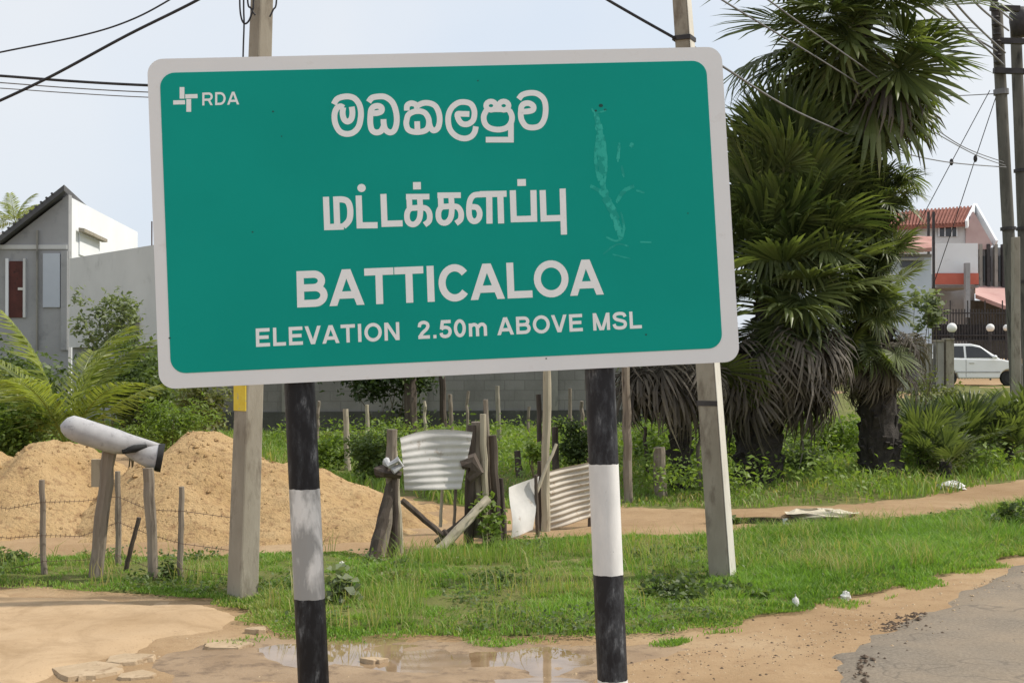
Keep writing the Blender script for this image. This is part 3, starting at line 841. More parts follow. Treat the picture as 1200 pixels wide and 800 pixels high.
# grey house on the left with a lean-to roof
hd = 30.0
hc = at(80, 410, hd); hx = hc.x                       # front right corner
def hz(py, d=hd): return at(80, py, d).z
house = empty('grey_house', (hx, hd, 0), 'grey rendered house with sloping dark roof edge and white side wall', 'house')
zt = hz(228); xl = at(-120, 410, hd).x; zl = zt - (hx - xl) * (hz(228) - hz(290)) / (hx - at(0, 410, hd).x)
bx2 = at(161, 410, 40).x; zb = hz(228) * 0 + at(161, 272, 40).z
mb = MB()      # front gable as a thick slab
fr = [(xl, -0.1), (hx, -0.1), (hx, zt), (xl, zl)]
mb.hexa([(x, hd, z) for x, z in fr], [(x, hd + 0.22, z) for x, z in fr])
mb.build('front_wall', M['render_grey'], house)
mb = MB()      # white side wall running back
sd_ = [(0.0, -0.1), (1.0, -0.1), (1.0, zb), (0.0, zt - 0.05)]
A_ = Vector((hx, hd + 0.221, 0)); B_ = Vector((bx2, 40.0, 0))
def sidept(t, z, o=0.0):
    p = A_.lerp(B_, t); return Vector((p.x + o, p.y, z))
mb.hexa([sidept(t, z, 0.0) for t, z in sd_], [sidept(t, z, -0.22) for t, z in sd_])
mb.build('side_wall', M['white_wash'], house)
# recessed panel in the side wall
z0, z1 = at(95, 300, 31.5).z, at(95, 275, 31.5).z
mb = MB(); mb.hexa([sidept(0.05, z1, 0.06), sidept(0.36, z1, 0.06), sidept(0.36, z1 + 0.10, 0.06), sidept(0.05, z1 + 0.10, 0.06)], [sidept(0.05, z1, 0.2), sidept(0.36, z1, 0.2), sidept(0.36, z1 + 0.08, 0.2), sidept(0.05, z1 + 0.08, 0.2)])
mb.build('window_hood', M['concrete'], house)
mb = MB(); mb.hexa([sidept(0.08, z0, 0.004), sidept(0.33, z0, 0.004), sidept(0.33, z1, 0.004), sidept(0.08, z1, 0.004)], [sidept(0.08, z0, 0.03), sidept(0.33, z0, 0.03), sidept(0.33, z1, 0.03), sidept(0.08, z1, 0.03)])
mb.build('shutter', M['white_wash'], house)
# roof edge: fascia following the slope, roof sheet behind
mb = MB()
sl = Vector((hx + 0.25 - xl, 0, zt + (hx + 0.25 - hx) * 0.5 - zl))
r0, r1 = Vector((xl, hd - 0.25, zl + 0.02)), Vector((hx - 0.02, hd - 0.25, zt + 0.06))
r1 = r1 + Vector((-0.0, 0, 0)); mb.hexa([r0, r1, r1 + Vector((0, 0, 0.14)), r0 + Vector((0, 0, 0.14))], [Vector((xl, 40, zl - 0.9)), Vector((bx2 - 0.3, 40, zb - 0.5)), Vector((bx2 - 0.3, 40, zb - 0.36)), Vector((xl, 40, zl - 0.76))])
mb.build('roof', M['eave_dark'], house)
# doorway, pale panel, band
def fbox(name, x0, x1, y0, y1, out, mat, par, depth=0.05):
    a_, b_ = at(x0, y1, hd), at(x1, y0, hd)
    mb = MB(); mb.box(((a_.x + b_.x) / 2, hd - out + depth / 2, (a_.z + b_.z) / 2), (b_.x - a_.x, depth, b_.z - a_.z))
    return mb.build(name, mat, par)
dr = fbox('door', 11, 28, 306, 372, 0.03, M['maroon'], house)
fbox('door_frame', 7.5, 11, 303, 372, 0.07, M['white_wash'], dr, 0.1)
fbox('door_frame', 28, 31, 303, 372, 0.07, M['render_light'], dr, 0.1)
fbox('handle', 22, 28, 337, 340, 0.06, M['galv'], dr, 0.04)
fbox('shutter', 51, 71, 297, 360, 0.05, M['pale_blue'], house)
fbox('lintel_band', -110, 79, 287, 292, 0.04, M['render_light'], house, 0.05)
fbox('corner_pier', 72, 79.5, 294, 410, 0.05, M['render_grey'], house, 0.06)
# drain pipe, window slit and sheet ends along the eave
fbox('drain_pipe', 44, 45.6, 270, 410, 0.10, M['concrete_dark'], house, 0.08)
for i in range(30):
    t = (i + 0.3) / 31.5
    p_ = Vector((xl, hd - 0.27, zl + 0.03)).lerp(Vector((hx - 0.02, hd - 0.27, zt + 0.07)), t)
    MB().tube([p_ + Vector((0, 0, 0.14)), p_ + Vector((0, 0.3, 0.12))], 0.03, 8).build('roof_corrugation', M['eave_dark'], house)
# second roof at the far left, behind
p = at(-30, 300, 45)
mb = MB(); mb.hexa([(p.x - 6, 45, 3.5), (p.x + 1.3, 45, 3.5), (p.x + 1.3, 51, 3.5), (p.x - 6, 51, 3.5)], [(p.x - 6, 45, 6.1), (p.x + 0.2, 45, 5.9), (p.x + 0.2, 51, 5.9), (p.x - 6, 51, 6.1)])
oo = mb.build('outbuilding', M['render_grey'])
oo.location = (0, 0, 0)
mb = MB(); mb.hexa([(p.x - 6.2, 44.7, 6.0), (p.x + 2.2, 44.7, 5.3), (p.x + 2.2, 51.3, 5.3), (p.x - 6.2, 51.3, 6.0)], [(p.x - 6.2, 44.7, 6.3), (p.x + 2.2, 44.7, 5.5), (p.x + 2.2, 51.3, 5.5), (p.x - 6.2, 51.3, 6.3)])
mb.build('roof', M['eave_dark'], oo)
mb = MB(); mb.hexa([(p.x - 6, 45.01, -0.1), (p.x + 1.3, 45.01, -0.1), (p.x + 1.3, 50.9, -0.1), (p.x - 6, 50.9, -0.1)], [(p.x - 6, 45.01, 3.499), (p.x + 1.3, 45.01, 3.499), (p.x + 1.3, 50.9, 3.499), (p.x - 6, 50.9, 3.499)])
mb.build('wall', M['render_grey'], oo)
tag(oo, 'grey outbuilding with dark roof at the far left edge', 'building')

# pale rendered annex between the grey house and the sign
ann = empty('annex', (at(80, 405, 27.4).x, 27.4, 0), 'pale grey windowless building half hidden by shrubs left of the sign', 'building')
def apt(px, py, d): return at(px, py, d)
a0, a1 = at(81, 303, 27.4), at(205, 283, 23.3)
bz = 1.66
back = Vector((-1.5, 7, 0))
q0 = [Vector((a0.x, a0.y, bz)), Vector((a1.x, a1.y, bz)), Vector((a1.x, a1.y, a1.z)), Vector((a0.x, a0.y, a0.z))]
mb = MB(); mb.hexa(q0, [p_ + back * (0.35 if i in (1, 2) else 0.15) for i, p_ in enumerate(q0)])
mb.build('upper_wall', M['render_light'], ann)
off = Vector((-0.05, 0.35, 0))
q1 = [Vector((a0.x, a0.y, -0.1)) + off, Vector((a1.x, a1.y, -0.1)) + off, Vector((a1.x, a1.y, bz - 0.003)) + off, Vector((a0.x, a0.y, bz - 0.003)) + off]
mb = MB(); mb.hexa(q1, [p_ + back * 0.25 for p_ in q1])
mb.build('lower_wall', M['render_grey'], ann)
ddir = (q0[1] - q0[0]).normalized()
for s_ in (0.1, 1.7):
    pp = q0[3].lerp(q0[2], 0.8 + s_ * 0.08)
    MB().bar(pp, pp + Vector((0, 0, 0.45)), 0.02).build('rebar', M['rust_wire'], ann)

# ------------------------------------------------------------------ right: red roofed house, annex, wall, car
RD = 68.0
def R(px, py, d=RD): return at(px, py, d)
rh = empty('red_roofed_house', (R(1110, 400).x, RD, 0.1), 'two storey house with red tiled gable roof right of the palms', 'house')
def rbox(name, x0, x1, y0, y1, d, mat, par, depth=0.3):
    a_, b_ = at(x0, y1, d), at(x1, y0, d)
    mb = MB(); mb.box(((a_.x + b_.x) / 2, d + depth / 2, (a_.z + b_.z) / 2), (b_.x - a_.x, depth, b_.z - a_.z))
    return mb.build(name, mat, par)
rbox('upper_wall', 1050, 1142, 263, 300, RD, M['render_light'], rh, 6)
rbox('lower_wall', 1050, 1142, 300.2, 420, RD - 0.05, M['render_grey'], rh, 6)
# main roof: plane facing the viewer, gable end on the right
e0, e1 = R(1030, 267, RD - 0.5), R(1131, 262, RD - 0.5)
k0, k1 = R(1030, 250, RD + 2.6), R(1141, 242.5, RD + 2.6)
bk0, bk1 = R(1034, 262, RD + 6), R(1166, 284, RD + 6)
TH = Vector((0, 0, -0.16))
mb = MB(); mb.hexa([e0, e1, k1, k0], [p_ + TH for p_ in (e0, e1, k1, k0)])
rr = mb.build('roof', M['tile_red'], rh)
mb = MB(); mb.hexa([k0, k1, bk1, bk0], [p_ + TH for p_ in (k0, k1, bk1, bk0)])
mb.build('roof', M['tile_red'], rh)
for i in range(26):     # tile courses as raised ribs down the slope
    t = (i + 0.5) / 26
    MB().bar(e0.lerp(e1, t) + Vector((0, 0, 0.05)), k0.lerp(k1, t) + Vector((0, 0, 0.05)), 0.09, 0.06).build('tile_rib', M['tile_red'], rr)
MB().bar(e1 + Vector((0.05, -0.05, -0.05)), k1 + Vector((0.05, -0.05, 0)), 0.12, 0.4).build('barge_board', M['white_wash'], rr)
MB().bar(k1 + Vector((0.05, -0.05, 0)), R(1167, 286, RD - 0.2), 0.12, 0.45).build('barge_board', M['white_wash'], rh)
mb = MB(); gA, gB, gC = R(1132, 266, RD - 0.1), R(1141, 248, RD - 0.1), R(1163, 286, RD - 0.1); gD = R(1132, 292, RD - 0.1)
gE = R(1160, 292, RD - 0.1)
gq = [gD, gE, gC, gB, gA]
mb.add(gq + [p_ + Vector((0, 0.25, 0)) for p_ in gq], [(0, 1, 2, 3, 4), (9, 8, 7, 6, 5)] + [(i, (i + 1) % 5, 5 + (i + 1) % 5, 5 + i) for i in range(5)])
mb.build('gable', stain_mat('pink_gable_paint', (0.42, 0.30, 0.29), (0.52, 0.40, 0.38), 0.8, None, rough=0.85), rh)
w_ = rbox('window', 1100, 1122, 266, 277, RD - 0.08, M['glass_dark'], rh, 0.2)
for xx_ in (1100, 1107, 1115, 1121):
    rbox('frame', xx_, xx_ + 1, 266, 277, RD - 0.14, M['white_wash'], w_, 0.1)
# balcony of white panels with a red band
RB = RD - 4
bal = rbox('balcony_front', 1098, 1146, 285, 320, RB, M['white_wash'], rh, 0.25)
rbox('painted_band', 1097, 1147, 320.2, 333, RB - 0.1, M['red_paint'], rh, 0.3)
rbox('balcony_floor', 1097, 1147, 334, 337, RB + 0.1, M['render_grey'], rh, 3.7)
rbox('balcony_side', 1098, 1100, 287, 320, RB + 0.3, M['white_wash'], rh, 3.4)
rbox('pier', 1132, 1137, 308, 372, RB - 0.6, M['render_grey'], rh, 0.3)
for xx_ in (1087.5, 1093.5):
    rbox('column', xx_, xx_ + 2.2, 248, 400, RB - 1.2, M['iron'], rh, 0.12)
# lower wing on the right, unfinished, with its own red eave
wing = empty('unfinished_wing', (R(1170, 400).x, RD, 0.1), 'grey unfinished building with red eave behind the white car', 'building')
rbox('wall', 1147, 1215, 290, 338, RD + 0.5, M['render_grey'], wing, 6)
for i in range(6):
    rbox('column', 1148 + i * 9, 1151.4 + i * 9, 286, 345, RD - 0.2, M['iron'] if i % 2 else M['concrete_dark'], wing, 0.3)
for i in range(3):
    rbox('opening', 1152 + i * 18, 1161 + i * 18, 300, 330, RD + 0.44, M['glass_dark'], wing, 0.1)
mb = MB(); a_, b_, c_, d_ = R(1143, 345, RD - 3), R(1215, 372, RD - 6), R(1215, 338, RD), R(1143, 334, RD)
mb.hexa([a_, b_, c_, d_], [p_ + Vector((0, 0, -0.2)) for p_ in (a_, b_, c_, d_)])
mb.build('eave_roof', stain_mat('faded_pink_roof', (0.42, 0.24, 0.22), (0.52, 0.34, 0.31), 0.8, None, rough=0.85), wing)
rbox('wall', 1137, 1215, 352, 420, RD - 0.3, M['plinth'], wing, 0.4)
# pale blue building right of the palms
pb = empty('pale_blue_building', (at(1060, 400, 50).x, 50, 0.1), 'pale blue plain building just right of the palm crowns', 'building')
rbox('wall', 1012, 1091.5, 301, 420, 50, M['pale_blue'], pb, 5)
rbox('parapet', 1012, 1092, 297.5, 301, 49.9, M['concrete_dark'], pb, 5.2)
rbox('window_opening', 1056, 1081, 305, 313, 49.92, M['glass_dark'], pb, 0.2)
rbox('sunshade', 1054, 1083, 302.5, 305, 49.6, M['concrete_dark'], pb, 0.4)
mb = MB(); a_, b_ = R(1052, 293, 49.5), R(1092, 290, 49.5); c_, d_ = R(1092, 277, 53), R(1052, 276, 53)
mb.hexa([a_, b_, c_, d_], [p_ + Vector((0, 0, -0.15)) for p_ in (a_, b_, c_, d_)])
mb.build('tile_roof', stain_mat('faded_red_tiles', (0.34, 0.17, 0.145), (0.44, 0.25, 0.21), 1.2, (0.24, 0.12, 0.10), 4, rough=0.85), pb)

# compound wall with gate piers, lamps and an iron gate
cw = empty('compound_wall', (at(1060, 445, 42).x, 42, 0.1), 'low grey block wall with piers left of the white car', 'wall')
rbox('wall_panel', 1005, 1084, 399, 470, 42, M['block'], cw, 0.18)
rbox('coping', 1004, 1084, 396.8, 399, 41.95, M['concrete_dark'], cw, 0.28)
for x0, x1, y0 in ((1084, 1092, 404), (1097, 1106, 400), (1109, 1118, 398)):
    pr = rbox('pier', x0, x1, y0, 470, 41.9, M['concrete_dark'] if x0 < 1100 else M['concrete'], cw, 0.3)
    rbox('cap', x0 - 0.7, x1 + 0.7, y0 - 1.8, y0, 41.85, M['concrete'], pr, 0.4)
rbox('infill', 1092, 1097, 420, 470, 42, M['block'], cw, 0.15)
ig = empty('iron_gate', (at(1125, 445, 60).x, 60, 0.1), 'dark iron fence panels behind the white car', 'iron fence')
for k in range(33):
    xx_ = 1093 + k * 3.4
    rbox('bar', xx_, xx_ + 0.9, 362 if k % 6 else 352, 455, 60, M['iron'], ig, 0.05)
for yy_ in (366, 392, 398, 430):
    rbox('rail', 1092, 1206, yy_, yy_ + 1.6, 59.97, M['iron'], ig, 0.05)
rbox('sheet_infill', 1092, 1206, 380, 398, 60.06, M['iron'], ig, 0.03)
def gate_lamp(px, py, d, r, label):
    c_ = at(px, py, d)
    o = empty('gate_lamp', (c_.x, c_.y, c_.z - r * 1.6), label, 'lamp', 'globe lamps by the compound gate')
    MB().sphere(c_, r, 14, 10).build('globe', M['lamp_globe'], o, smooth=True)
    MB().tube([(c_.x, c_.y, c_.z - r * 1.7), (c_.x, c_.y, c_.z - r * 0.9)], r * 0.45, 10).build('collar', M['iron'], o)
    MB().tube([(c_.x, c_.y, 0.1), (c_.x, c_.y, c_.z - r * 1.71)], r * 0.25, 8).build('stem', M['iron'], o)
gate_lamp(1115.5, 384, 42.0, 0.16, 'white globe lamp on the gate pier left of the car')
gate_lamp(1160.5, 384, 57.0, 0.18, 'white globe lamp above the bonnet of the white car')
gate_lamp(1179.5, 384, 57.5, 0.15, 'white globe lamp just left of the wooden pole pair')

# ------------------------------------------------------------------ the car
M['car_paint'] = stain_mat('white_car_paint', (0.80, 0.81, 0.82), (0.84, 0.85, 0.86), 2, None, rough=0.25, bs=0, spec=0.5)
CD = 48.0
car_nose = at(1205, 452, CD)
car = empty('parked_car', (car_nose.x - 1.9, CD + 0.8, car_nose.z), 'white hatchback parked on the right behind the concrete pole', 'car')
cz = car_nose.z; cx0 = car_nose.x
def cp(x, z): return (cx0 - x, cz + z)            # x back from the nose, z up
low = [cp(0.02, 0.35), cp(0.0, 0.62), cp(0.10, 0.80), cp(0.95, 1.00), cp(1.05, 1.01), cp(3.70, 1.06), cp(3.78, 0.85), cp(3.75, 0.32), cp(3.35, 0.24)]
# lower body with wheel arches cut as arcs
def arch(cx, r=0.34):
    return [(cx0 - cx + r * math.cos(a) * -1, cz + 0.28 + r * math.sin(a)) for a in [math.pi * (1 - k / 8) for k in range(9)]]
rear = [(x, z) for x, z in [(cx0 - 2.95 - 0.34 * math.cos(math.pi * k / 8), cz + 0.28 + 0.34 * math.sin(math.pi * k / 8)) for k in range(9)]]
front = [(cx0 - 0.72 - 0.34 * math.cos(math.pi * k / 8), cz + 0.28 + 0.34 * math.sin(math.pi * k / 8)) for k in range(9)]
outl = [cp(3.72, 0.26)] + [(x, max(z, cz + 0.24)) for x, z in rear] + [(x, max(z, cz + 0.22)) for x, z in front] + [cp(0.10, 0.24), cp(0.0, 0.40), cp(0.0, 0.62), cp(0.12, 0.80), cp(0.98, 1.00), cp(3.70, 1.06), cp(3.80, 0.85)]
mb = MB(); k = len(outl); CW = 0.8
Y0, Y1 = CD, CD + 1.6
mb.add([(x, Y0, z) for x, z in outl] + [(x, Y1, z) for x, z in outl], [tuple(range(k)), tuple(range(k, 2 * k))[::-1]] + [(i, k + i, k + (i + 1) % k, (i + 1) % k) for i in range(k)])
body = mb.build('body', M['car_paint'], car, bevel=0.05)
gh = [cp(1.00, 0.99), cp(1.75, 1.50), cp(2.10, 1.58), cp(3.35, 1.58), cp(3.66, 1.05)]
mb = MB(); k = len(gh)
mb.add([(x, Y0 + 0.03 + (0.13 if z > cz + 1.2 else 0), z) for x, z in gh] + [(x, Y1 - 0.03 - (0.13 if z > cz + 1.2 else 0), z) for x, z in gh],
       [tuple(range(k))[::-1], tuple(range(k, 2 * k))] + [(i, (i + 1) % k, k + (i + 1) % k, k + i) for i in range(k)])
mb.build('cabin', M['car_paint'], car, bevel=0.04)
def pane(pts, name='window'):
    mb = MB(); k = len(pts)
    yy = lambda z: Y0 + 0.03 + 0.13 * (z - 1.0) / 0.52 - 0.012
    f_ = [(cp(x, z)[0], yy(z), cp(x, z)[1]) for x, z in pts]
    mb.add(f_ + [(x, y + 0.03, z) for x, y, z in f_], [tuple(range(k))[::-1], tuple(range(k, 2 * k))] + [(i, (i + 1) % k, k + (i + 1) % k, k + i) for i in range(k)])
    return mb.build(name, M['glass_dark'], car)
pane([(1.28, 1.05), (1.72, 1.42), (2.05, 1.49), (2.30, 1.49), (2.30, 1.05)])
pane([(2.38, 1.05), (2.38, 1.49), (3.05, 1.49), (3.05, 1.07)])
pane([(3.13, 1.07), (3.13, 1.47), (3.28, 1.45), (3.46, 1.10)])
for cxw in (0.72, 2.95):
    w_ = Vector((cx0 - cxw, Y0 + 0.02, cz + 0.285))
    mb = MB(); mb.tube([w_ + Vector((0, -0.01, 0)), w_ + Vector((0, 0.19, 0))], 0.285, 24)
    wh = mb.build('wheel', M['rubber_and_shade'], car, bevel=0.02)
    mb = MB(); mb.tube([w_ + Vector((0, -0.022, 0)), w_ + Vector((0, 0.02, 0))], 0.17, 18); mb.build('rim', M['black_metal'], wh)
mb = MB(); mb.sphere((cx0 - 1.28, Y0 - 0.09, cz + 1.08), 0.11, 10, 8, (0.8, 0.9, 0.7)); mb.build('mirror', M['car_paint'], car, smooth=True)
mb = MB(); mb.box((cx0 - 2.12, Y0 - 0.012, cz + 0.86), (0.18, 0.03, 0.04)); mb.build('door_handle', M['galv'], car)
mb = MB(); mb.box((cx0 - 1.9, Y0 - 0.004, cz + 0.52), (1.7, 0.02, 0.05)); mb.build('side_moulding', M['alu'], car)
mb = MB(); mb.box((cx0 - 2.33, Y0 - 0.001, cz + 0.66), (0.012, 0.008, 0.66)); mb.build('door_seam', M['iron'], car)
mb = MB(); mb.box((cx0 - 0.16, Y0 + 0.06, cz + 0.72), (0.28, 0.14, 0.13)); mb.build('headlight', M['alu'], car, bevel=0.03)

M['pole_sunlit_paint'] = stain_mat('painted_sunlight_on_pole', (0.50, 0.48, 0.42), (0.66, 0.64, 0.57), 6, (0.33, 0.30, 0.25), 16, (0.58, 0.70), 0.9, 0.3, 50, 0.004, (1, 1, 0.3))  # pale tone with the sunlight on the pole put into the colour

# ------------------------------------------------------------------ concrete poles near the sign
def taper_pole(px_b, py_b, px_t, d, w_b, w_t, h, yaw, name, label, mat, cat='utility pole', aspect=1.0):
    b_ = at(px_b, py_b, d); t0 = at(px_t, 0, d)
    dirv = Vector(((t0.x - b_.x) / (t0.z - b_.z), 0, 1))
    o = empty(name, (b_.x, b_.y, 0), label, cat)
    q = []
    for z, w in ((-0.3, w_b), (h, w_t)):
        c_ = Vector((b_.x, b_.y, 0)) + dirv * z
        q.append([c_ + Matrix.Rotation(yaw, 3, 'Z') @ Vector((sx * w / 2, sy * w / 2 * aspect, 0)) for sx, sy in ((-1, -1), (1, -1), (1, 1), (-1, 1))])
    mb = MB()
    NS = 22
    for i in range(NS):
        pass
    rows = []
    for i in range(NS + 1):
        t = i / NS
        rows.append([q[0][j].lerp(q[1][j], t) for j in range(4)])
    vs = [p for r in rows for p in r]
    fs = [(0, 3, 2, 1), tuple(range(NS * 4, NS * 4 + 4))]
    for i in range(NS):
        for j in range(4):
            fs.append((i * 4 + j, i * 4 + (j + 1) % 4, i * 4 + 4 + (j + 1) % 4, i * 4 + 4 + j))
    mb.add(vs, fs)
    mb.build('shaft', mat, o, bevel=0.012)
    return o, b_, dirv

lp, lb, ld = taper_pole(284, 708, 307, 8.15, 0.150, 0.070, 7.5, math.radians(-42), 'concrete_pole', 'pale square concrete pole with a yellow painted patch left of the striped post', M['concrete'])
zc = at(288, 466, 8.15).z
c_ = Vector((lb.x, lb.y, 0)) + ld * zc
wl_ = 0.150 - 0.08 * (zc + 0.3) / 7.8 + 0.006
MB().box(c_ + Matrix.Rotation(math.radians(-42), 3, 'Z') @ Vector((0, -wl_ / 2, 0)), (wl_ * 0.9, 0.006, 0.16), Matrix.Rotation(math.radians(-42), 3, 'Z')).build('painted_patch', M['yellow'], lp)
# drop cables clipped to the pole, with a slack loop
for pts, nm in (([(286, -120), (285.5, 0), (286, 28), (285, 62), (284, 130), (284, 300)], 0), ([(281, -40), (281, 5), (283, 22), (287, 28), (292, 24), (296, 12), (297, 2), (298, -60)], 1), ([(322, -60), (324, 0), (320, 12), (316, 20)], 2), ([(289, -80), (290, -2), (294, 10), (299, 18)], 3)):
    P_ = [at(x, y, 8.02) for x, y in pts]
    if nm == 0: P_[-1] = at(287, 300, 8.1)
    sm_ = []
    for i in range(len(P_) - 1):
        for k in range(6):
            t = k / 6
            p0, p1, p2, p3 = P_[max(i - 1, 0)], P_[i], P_[i + 1], P_[min(i + 2, len(P_) - 1)]
            sm_.append(0.5 * ((2 * p1) + (p2 - p0) * t + (2 * p0 - 5 * p1 + 4 * p2 - p3) * t * t + (3 * p1 - p0 - 3 * p2 + p3) * t ** 3))
    MB().tube(sm_ + [P_[-1]], 0.006, 6).build('cable', M['wire'], lp, smooth=True)
for zz in (6.6, 7.0, 7.35):
    c_ = Vector((lb.x, lb.y, 0)) + ld * zz
    MB().bar(c_ + Vector((-0.3, 0.05, 0)), c_ + Vector((0.3, -0.05, 0)), 0.05).build('cross_arm', M['iron'], lp)

rp, rb_, rd_ = taper_pole(847, 682, 798.5, 8.8, 0.152, 0.058, 7.8, math.radians(-26), 'concrete_pole', 'grey square concrete pole with a sunlit edge right of the sign', M['concrete'])
RY = Matrix.Rotation(math.radians(-26), 3, 'Z')
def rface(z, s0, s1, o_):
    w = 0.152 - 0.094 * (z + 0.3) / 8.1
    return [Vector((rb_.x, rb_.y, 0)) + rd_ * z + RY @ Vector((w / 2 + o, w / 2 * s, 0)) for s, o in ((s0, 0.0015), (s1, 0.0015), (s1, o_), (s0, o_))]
mb = MB(); mb.hexa(rface(-0.1, -0.94, 0.94, 0.006), rface(7.6, -0.94, 0.94, 0.006)); mb.build('painted_sunlit_face', M['pole_sunlit_paint'], rp)  # thin pale slab added to paint this face as sunlit
zc = at(843, 472, 8.8).z
c_ = Vector((rb_.x, rb_.y, 0)) + rd_ * zc
wl_ = 0.152 - 0.094 * (zc + 0.3) / 8.1 + 0.008
MB().box(c_, (wl_, wl_, 0.035), Matrix.Rotation(math.radians(-26), 3, 'Z')).build('strap', M['iron'], rp)
zc = at(800, 46, 8.8).z; c_ = Vector((rb_.x, rb_.y, 0)) + rd_ * zc
MB().box(c_, (0.13, 0.13, 0.03), Matrix.Rotation(math.radians(-26), 3, 'Z')).build('strap', M['iron'], rp)
for zz in (6.8, 7.3):
    c_ = Vector((rb_.x, rb_.y, 0)) + rd_ * zz
    MB().bar(c_ + Vector((-0.3, 0.05, 0)), c_ + Vector((0.3, -0.05, 0)), 0.05).build('cross_arm', M['iron'], rp)

# ------------------------------------------------------------------ pole pair at the right edge
M['pole_wood'] = stain_mat('tarred_grey_pole', (0.075, 0.072, 0.062), (0.15, 0.145, 0.125), 5, (0.04, 0.04, 0.036), 8, (0.55, 0.7), 0.9, 0.4, 40, 0.008, (1, 1, 0.2))
def round_pole(pb_, pt_, d, r0, r1, label, mat, extra):
    a_ = at(*pb_, d); b_ = at(*pt_, d)
    o = empty('utility_pole', (a_.x, a_.y, 0.0), label, 'utility pole', 'pole pair at the right edge')
    dirv = (b_ - a_).normalized(); st = a_ + dirv * ((0 - 0.1 - a_.z) / dirv.z)
    mb = MB(); mb.tube([st.lerp(b_, i / 14) for i in range(15)], [r0 + (r1 - r0) * i / 14 for i in range(15)], 14, wob=0.02)
    mb.build('shaft', mat, o, smooth=True)
    extra(o, a_, b_, dirv)
    return o
def ex1(o, a_, b_, dv_):
    for py, L_ in ((85, 0.42), (12, 0.36), (50, 0.42)):
        p_ = a_ + dv_ * ((at(1170, py, 24).z - a_.z) / dv_.z)
        MB().bar(p_ + Vector((-0.18, -0.16, 0)), p_ + Vector((L_, -0.16, -0.02)), 0.10, 0.10).build('cross_arm', M['iron'], o)
    for py in (6, 14, 22, 30, 42, 50, 58, 66, 74):
        p_ = a_ + dv_ * ((at(1170, py, 24).z - a_.z) / dv_.z) + Vector((-0.10, -0.19, 0))
        MB().tube([p_ + Vector((0, 0, -0.07)), p_ + Vector((0, 0, -0.03)), p_ + Vector((0, 0, 0.0)), p_ + Vector((0, 0, 0.07))], [0.05, 0.085, 0.05, 0.075], 10).build('insulator', M['iron'], o)
    p_ = a_ + dv_ * ((at(1170, 108, 24).z - a_.z) / dv_.z)
    MB().tube([p_ - dv_ * 0.05, p_ + dv_ * 0.05], 0.14, 14).build('clamp_band', M['wire_grey'], o)
    p_ = a_ + dv_ * ((at(1190, 268, 24).z - a_.z) / dv_.z)
    MB().tube([p_ - dv_ * 0.03, p_ + dv_ * 0.03], 0.145, 14).build('clamp_band', M['iron'], o)
def ex2(o, a_, b_, dv_):
    p_ = b_
    MB().tube([p_ + Vector((0.05, -0.1, -0.30)), p_ + Vector((0.05, -0.1, -0.02)), p_ + Vector((0.05, -0.1, 0.15)), p_ + Vector((0.05, -0.1, 0.25))], [0.16, 0.20, 0.20, 0.10], 12).build('fuse_box', M['iron'], o, smooth=True)
    for py in (200, 268, 330):
        q_ = a_ + dv_ * ((at(1195, py, 24.6).z - a_.z) / dv_.z)
        MB().tube([q_ - dv_ * 0.03, q_ + dv_ * 0.03], 0.14, 14).build('clamp_band', M['iron'], o)
round_pole((1192, 468), (1168, 10), 24.0, 0.120, 0.105, 'dark round pole with insulators, left of the pair at the right edge', M['pole_wood'], ex1)
round_pole((1207, 468), (1190, 26), 24.6, 0.120, 0.105, 'round pole with dark fuse box on top at the right frame edge', M['pole_wood'], ex2)
a_ = at(1190.5, 470, 23.2); 
sp_ = empty('stay_post', (a_.x, a_.y, 0), 'slim pale concrete post in front of the pole pair by the car', 'post')
MB().bar((a_.x, a_.y, -0.1), at(1190, 278, 23.2), 0.11, 0.16).build('shaft', M['concrete'], sp_, bevel=0.01)
MB().bar(at(1194.8, 470, 23.15), at(1194.2, 280, 23.15), 0.03, 0.02).build('edge_strip', M['white_wash'], sp_)

# ------------------------------------------------------------------ overhead wires
def wire(pts, r, label, mat='wire', name='overhead_wire', group=None, mids=None):
    P_ = [at(*p) for p in pts]
    out = []
    for i in range(len(P_) - 1):
        p0, p1, p2, p3 = P_[max(i - 1, 0)], P_[i], P_[i + 1], P_[min(i + 2, len(P_) - 1)]
        for k in range(8):
            t = k / 8
            out.append(0.5 * ((2 * p1) + (p2 - p0) * t + (2 * p0 - 5 * p1 + 4 * p2 - p3) * t * t + (3 * p1 - p0 - 3 * p2 + p3) * t ** 3))
    out.append(P_[-1])
    mb = MB(); mb.tube(out, r, 6)
    o = mb.build(name, M[mat], smooth=True, origin=P_[0])
    tag(o, label, 'wire', group)
    for q in (mids or []):
        c_ = at(*q); mb = MB(); mb.sphere(c_, 0.05, 8, 6, (0.8, 0.8, 1.4)); mb.build('stay_insulator', M['iron'], o, smooth=True)
    return o
wire([(-60, 74, 11), (0, 61.5, 11), (95, 42, 11), (150, 25, 11), (197, 1, 11), (260, -40, 11)], 0.0075, 'thin dark wire rising to the top left, the upper of two')
wire([(-60, 144, 10), (0, 118, 10), (45, 97, 10), (80, 79, 10), (150, 41, 10), (232, 0, 10), (300, -40, 10)], 0.0115, 'thick dark wire rising from the left edge to the top, the lower of two')
wire([(-80, 84, 16), (0, 89, 16), (80, 95, 16), (170, 100, 16), (300, 104, 16)], 0.017, 'thick bundled cable running level behind the sign\'s upper left corner')
wire([(-80, 92, 16.2), (0, 97, 16.2), (80, 103, 16.2), (170, 108, 16.2), (300, 112, 16.2)], 0.0075, 'thin level wire just below the bundled cable at left', 'wire_grey')
wire([(-80, 99, 16.4), (0, 103.5, 16.4), (80, 109, 16.4), (170, 114, 16.4), (300, 118, 16.4)], 0.0065, 'lowest thin level wire left of the sign', 'wire_grey')
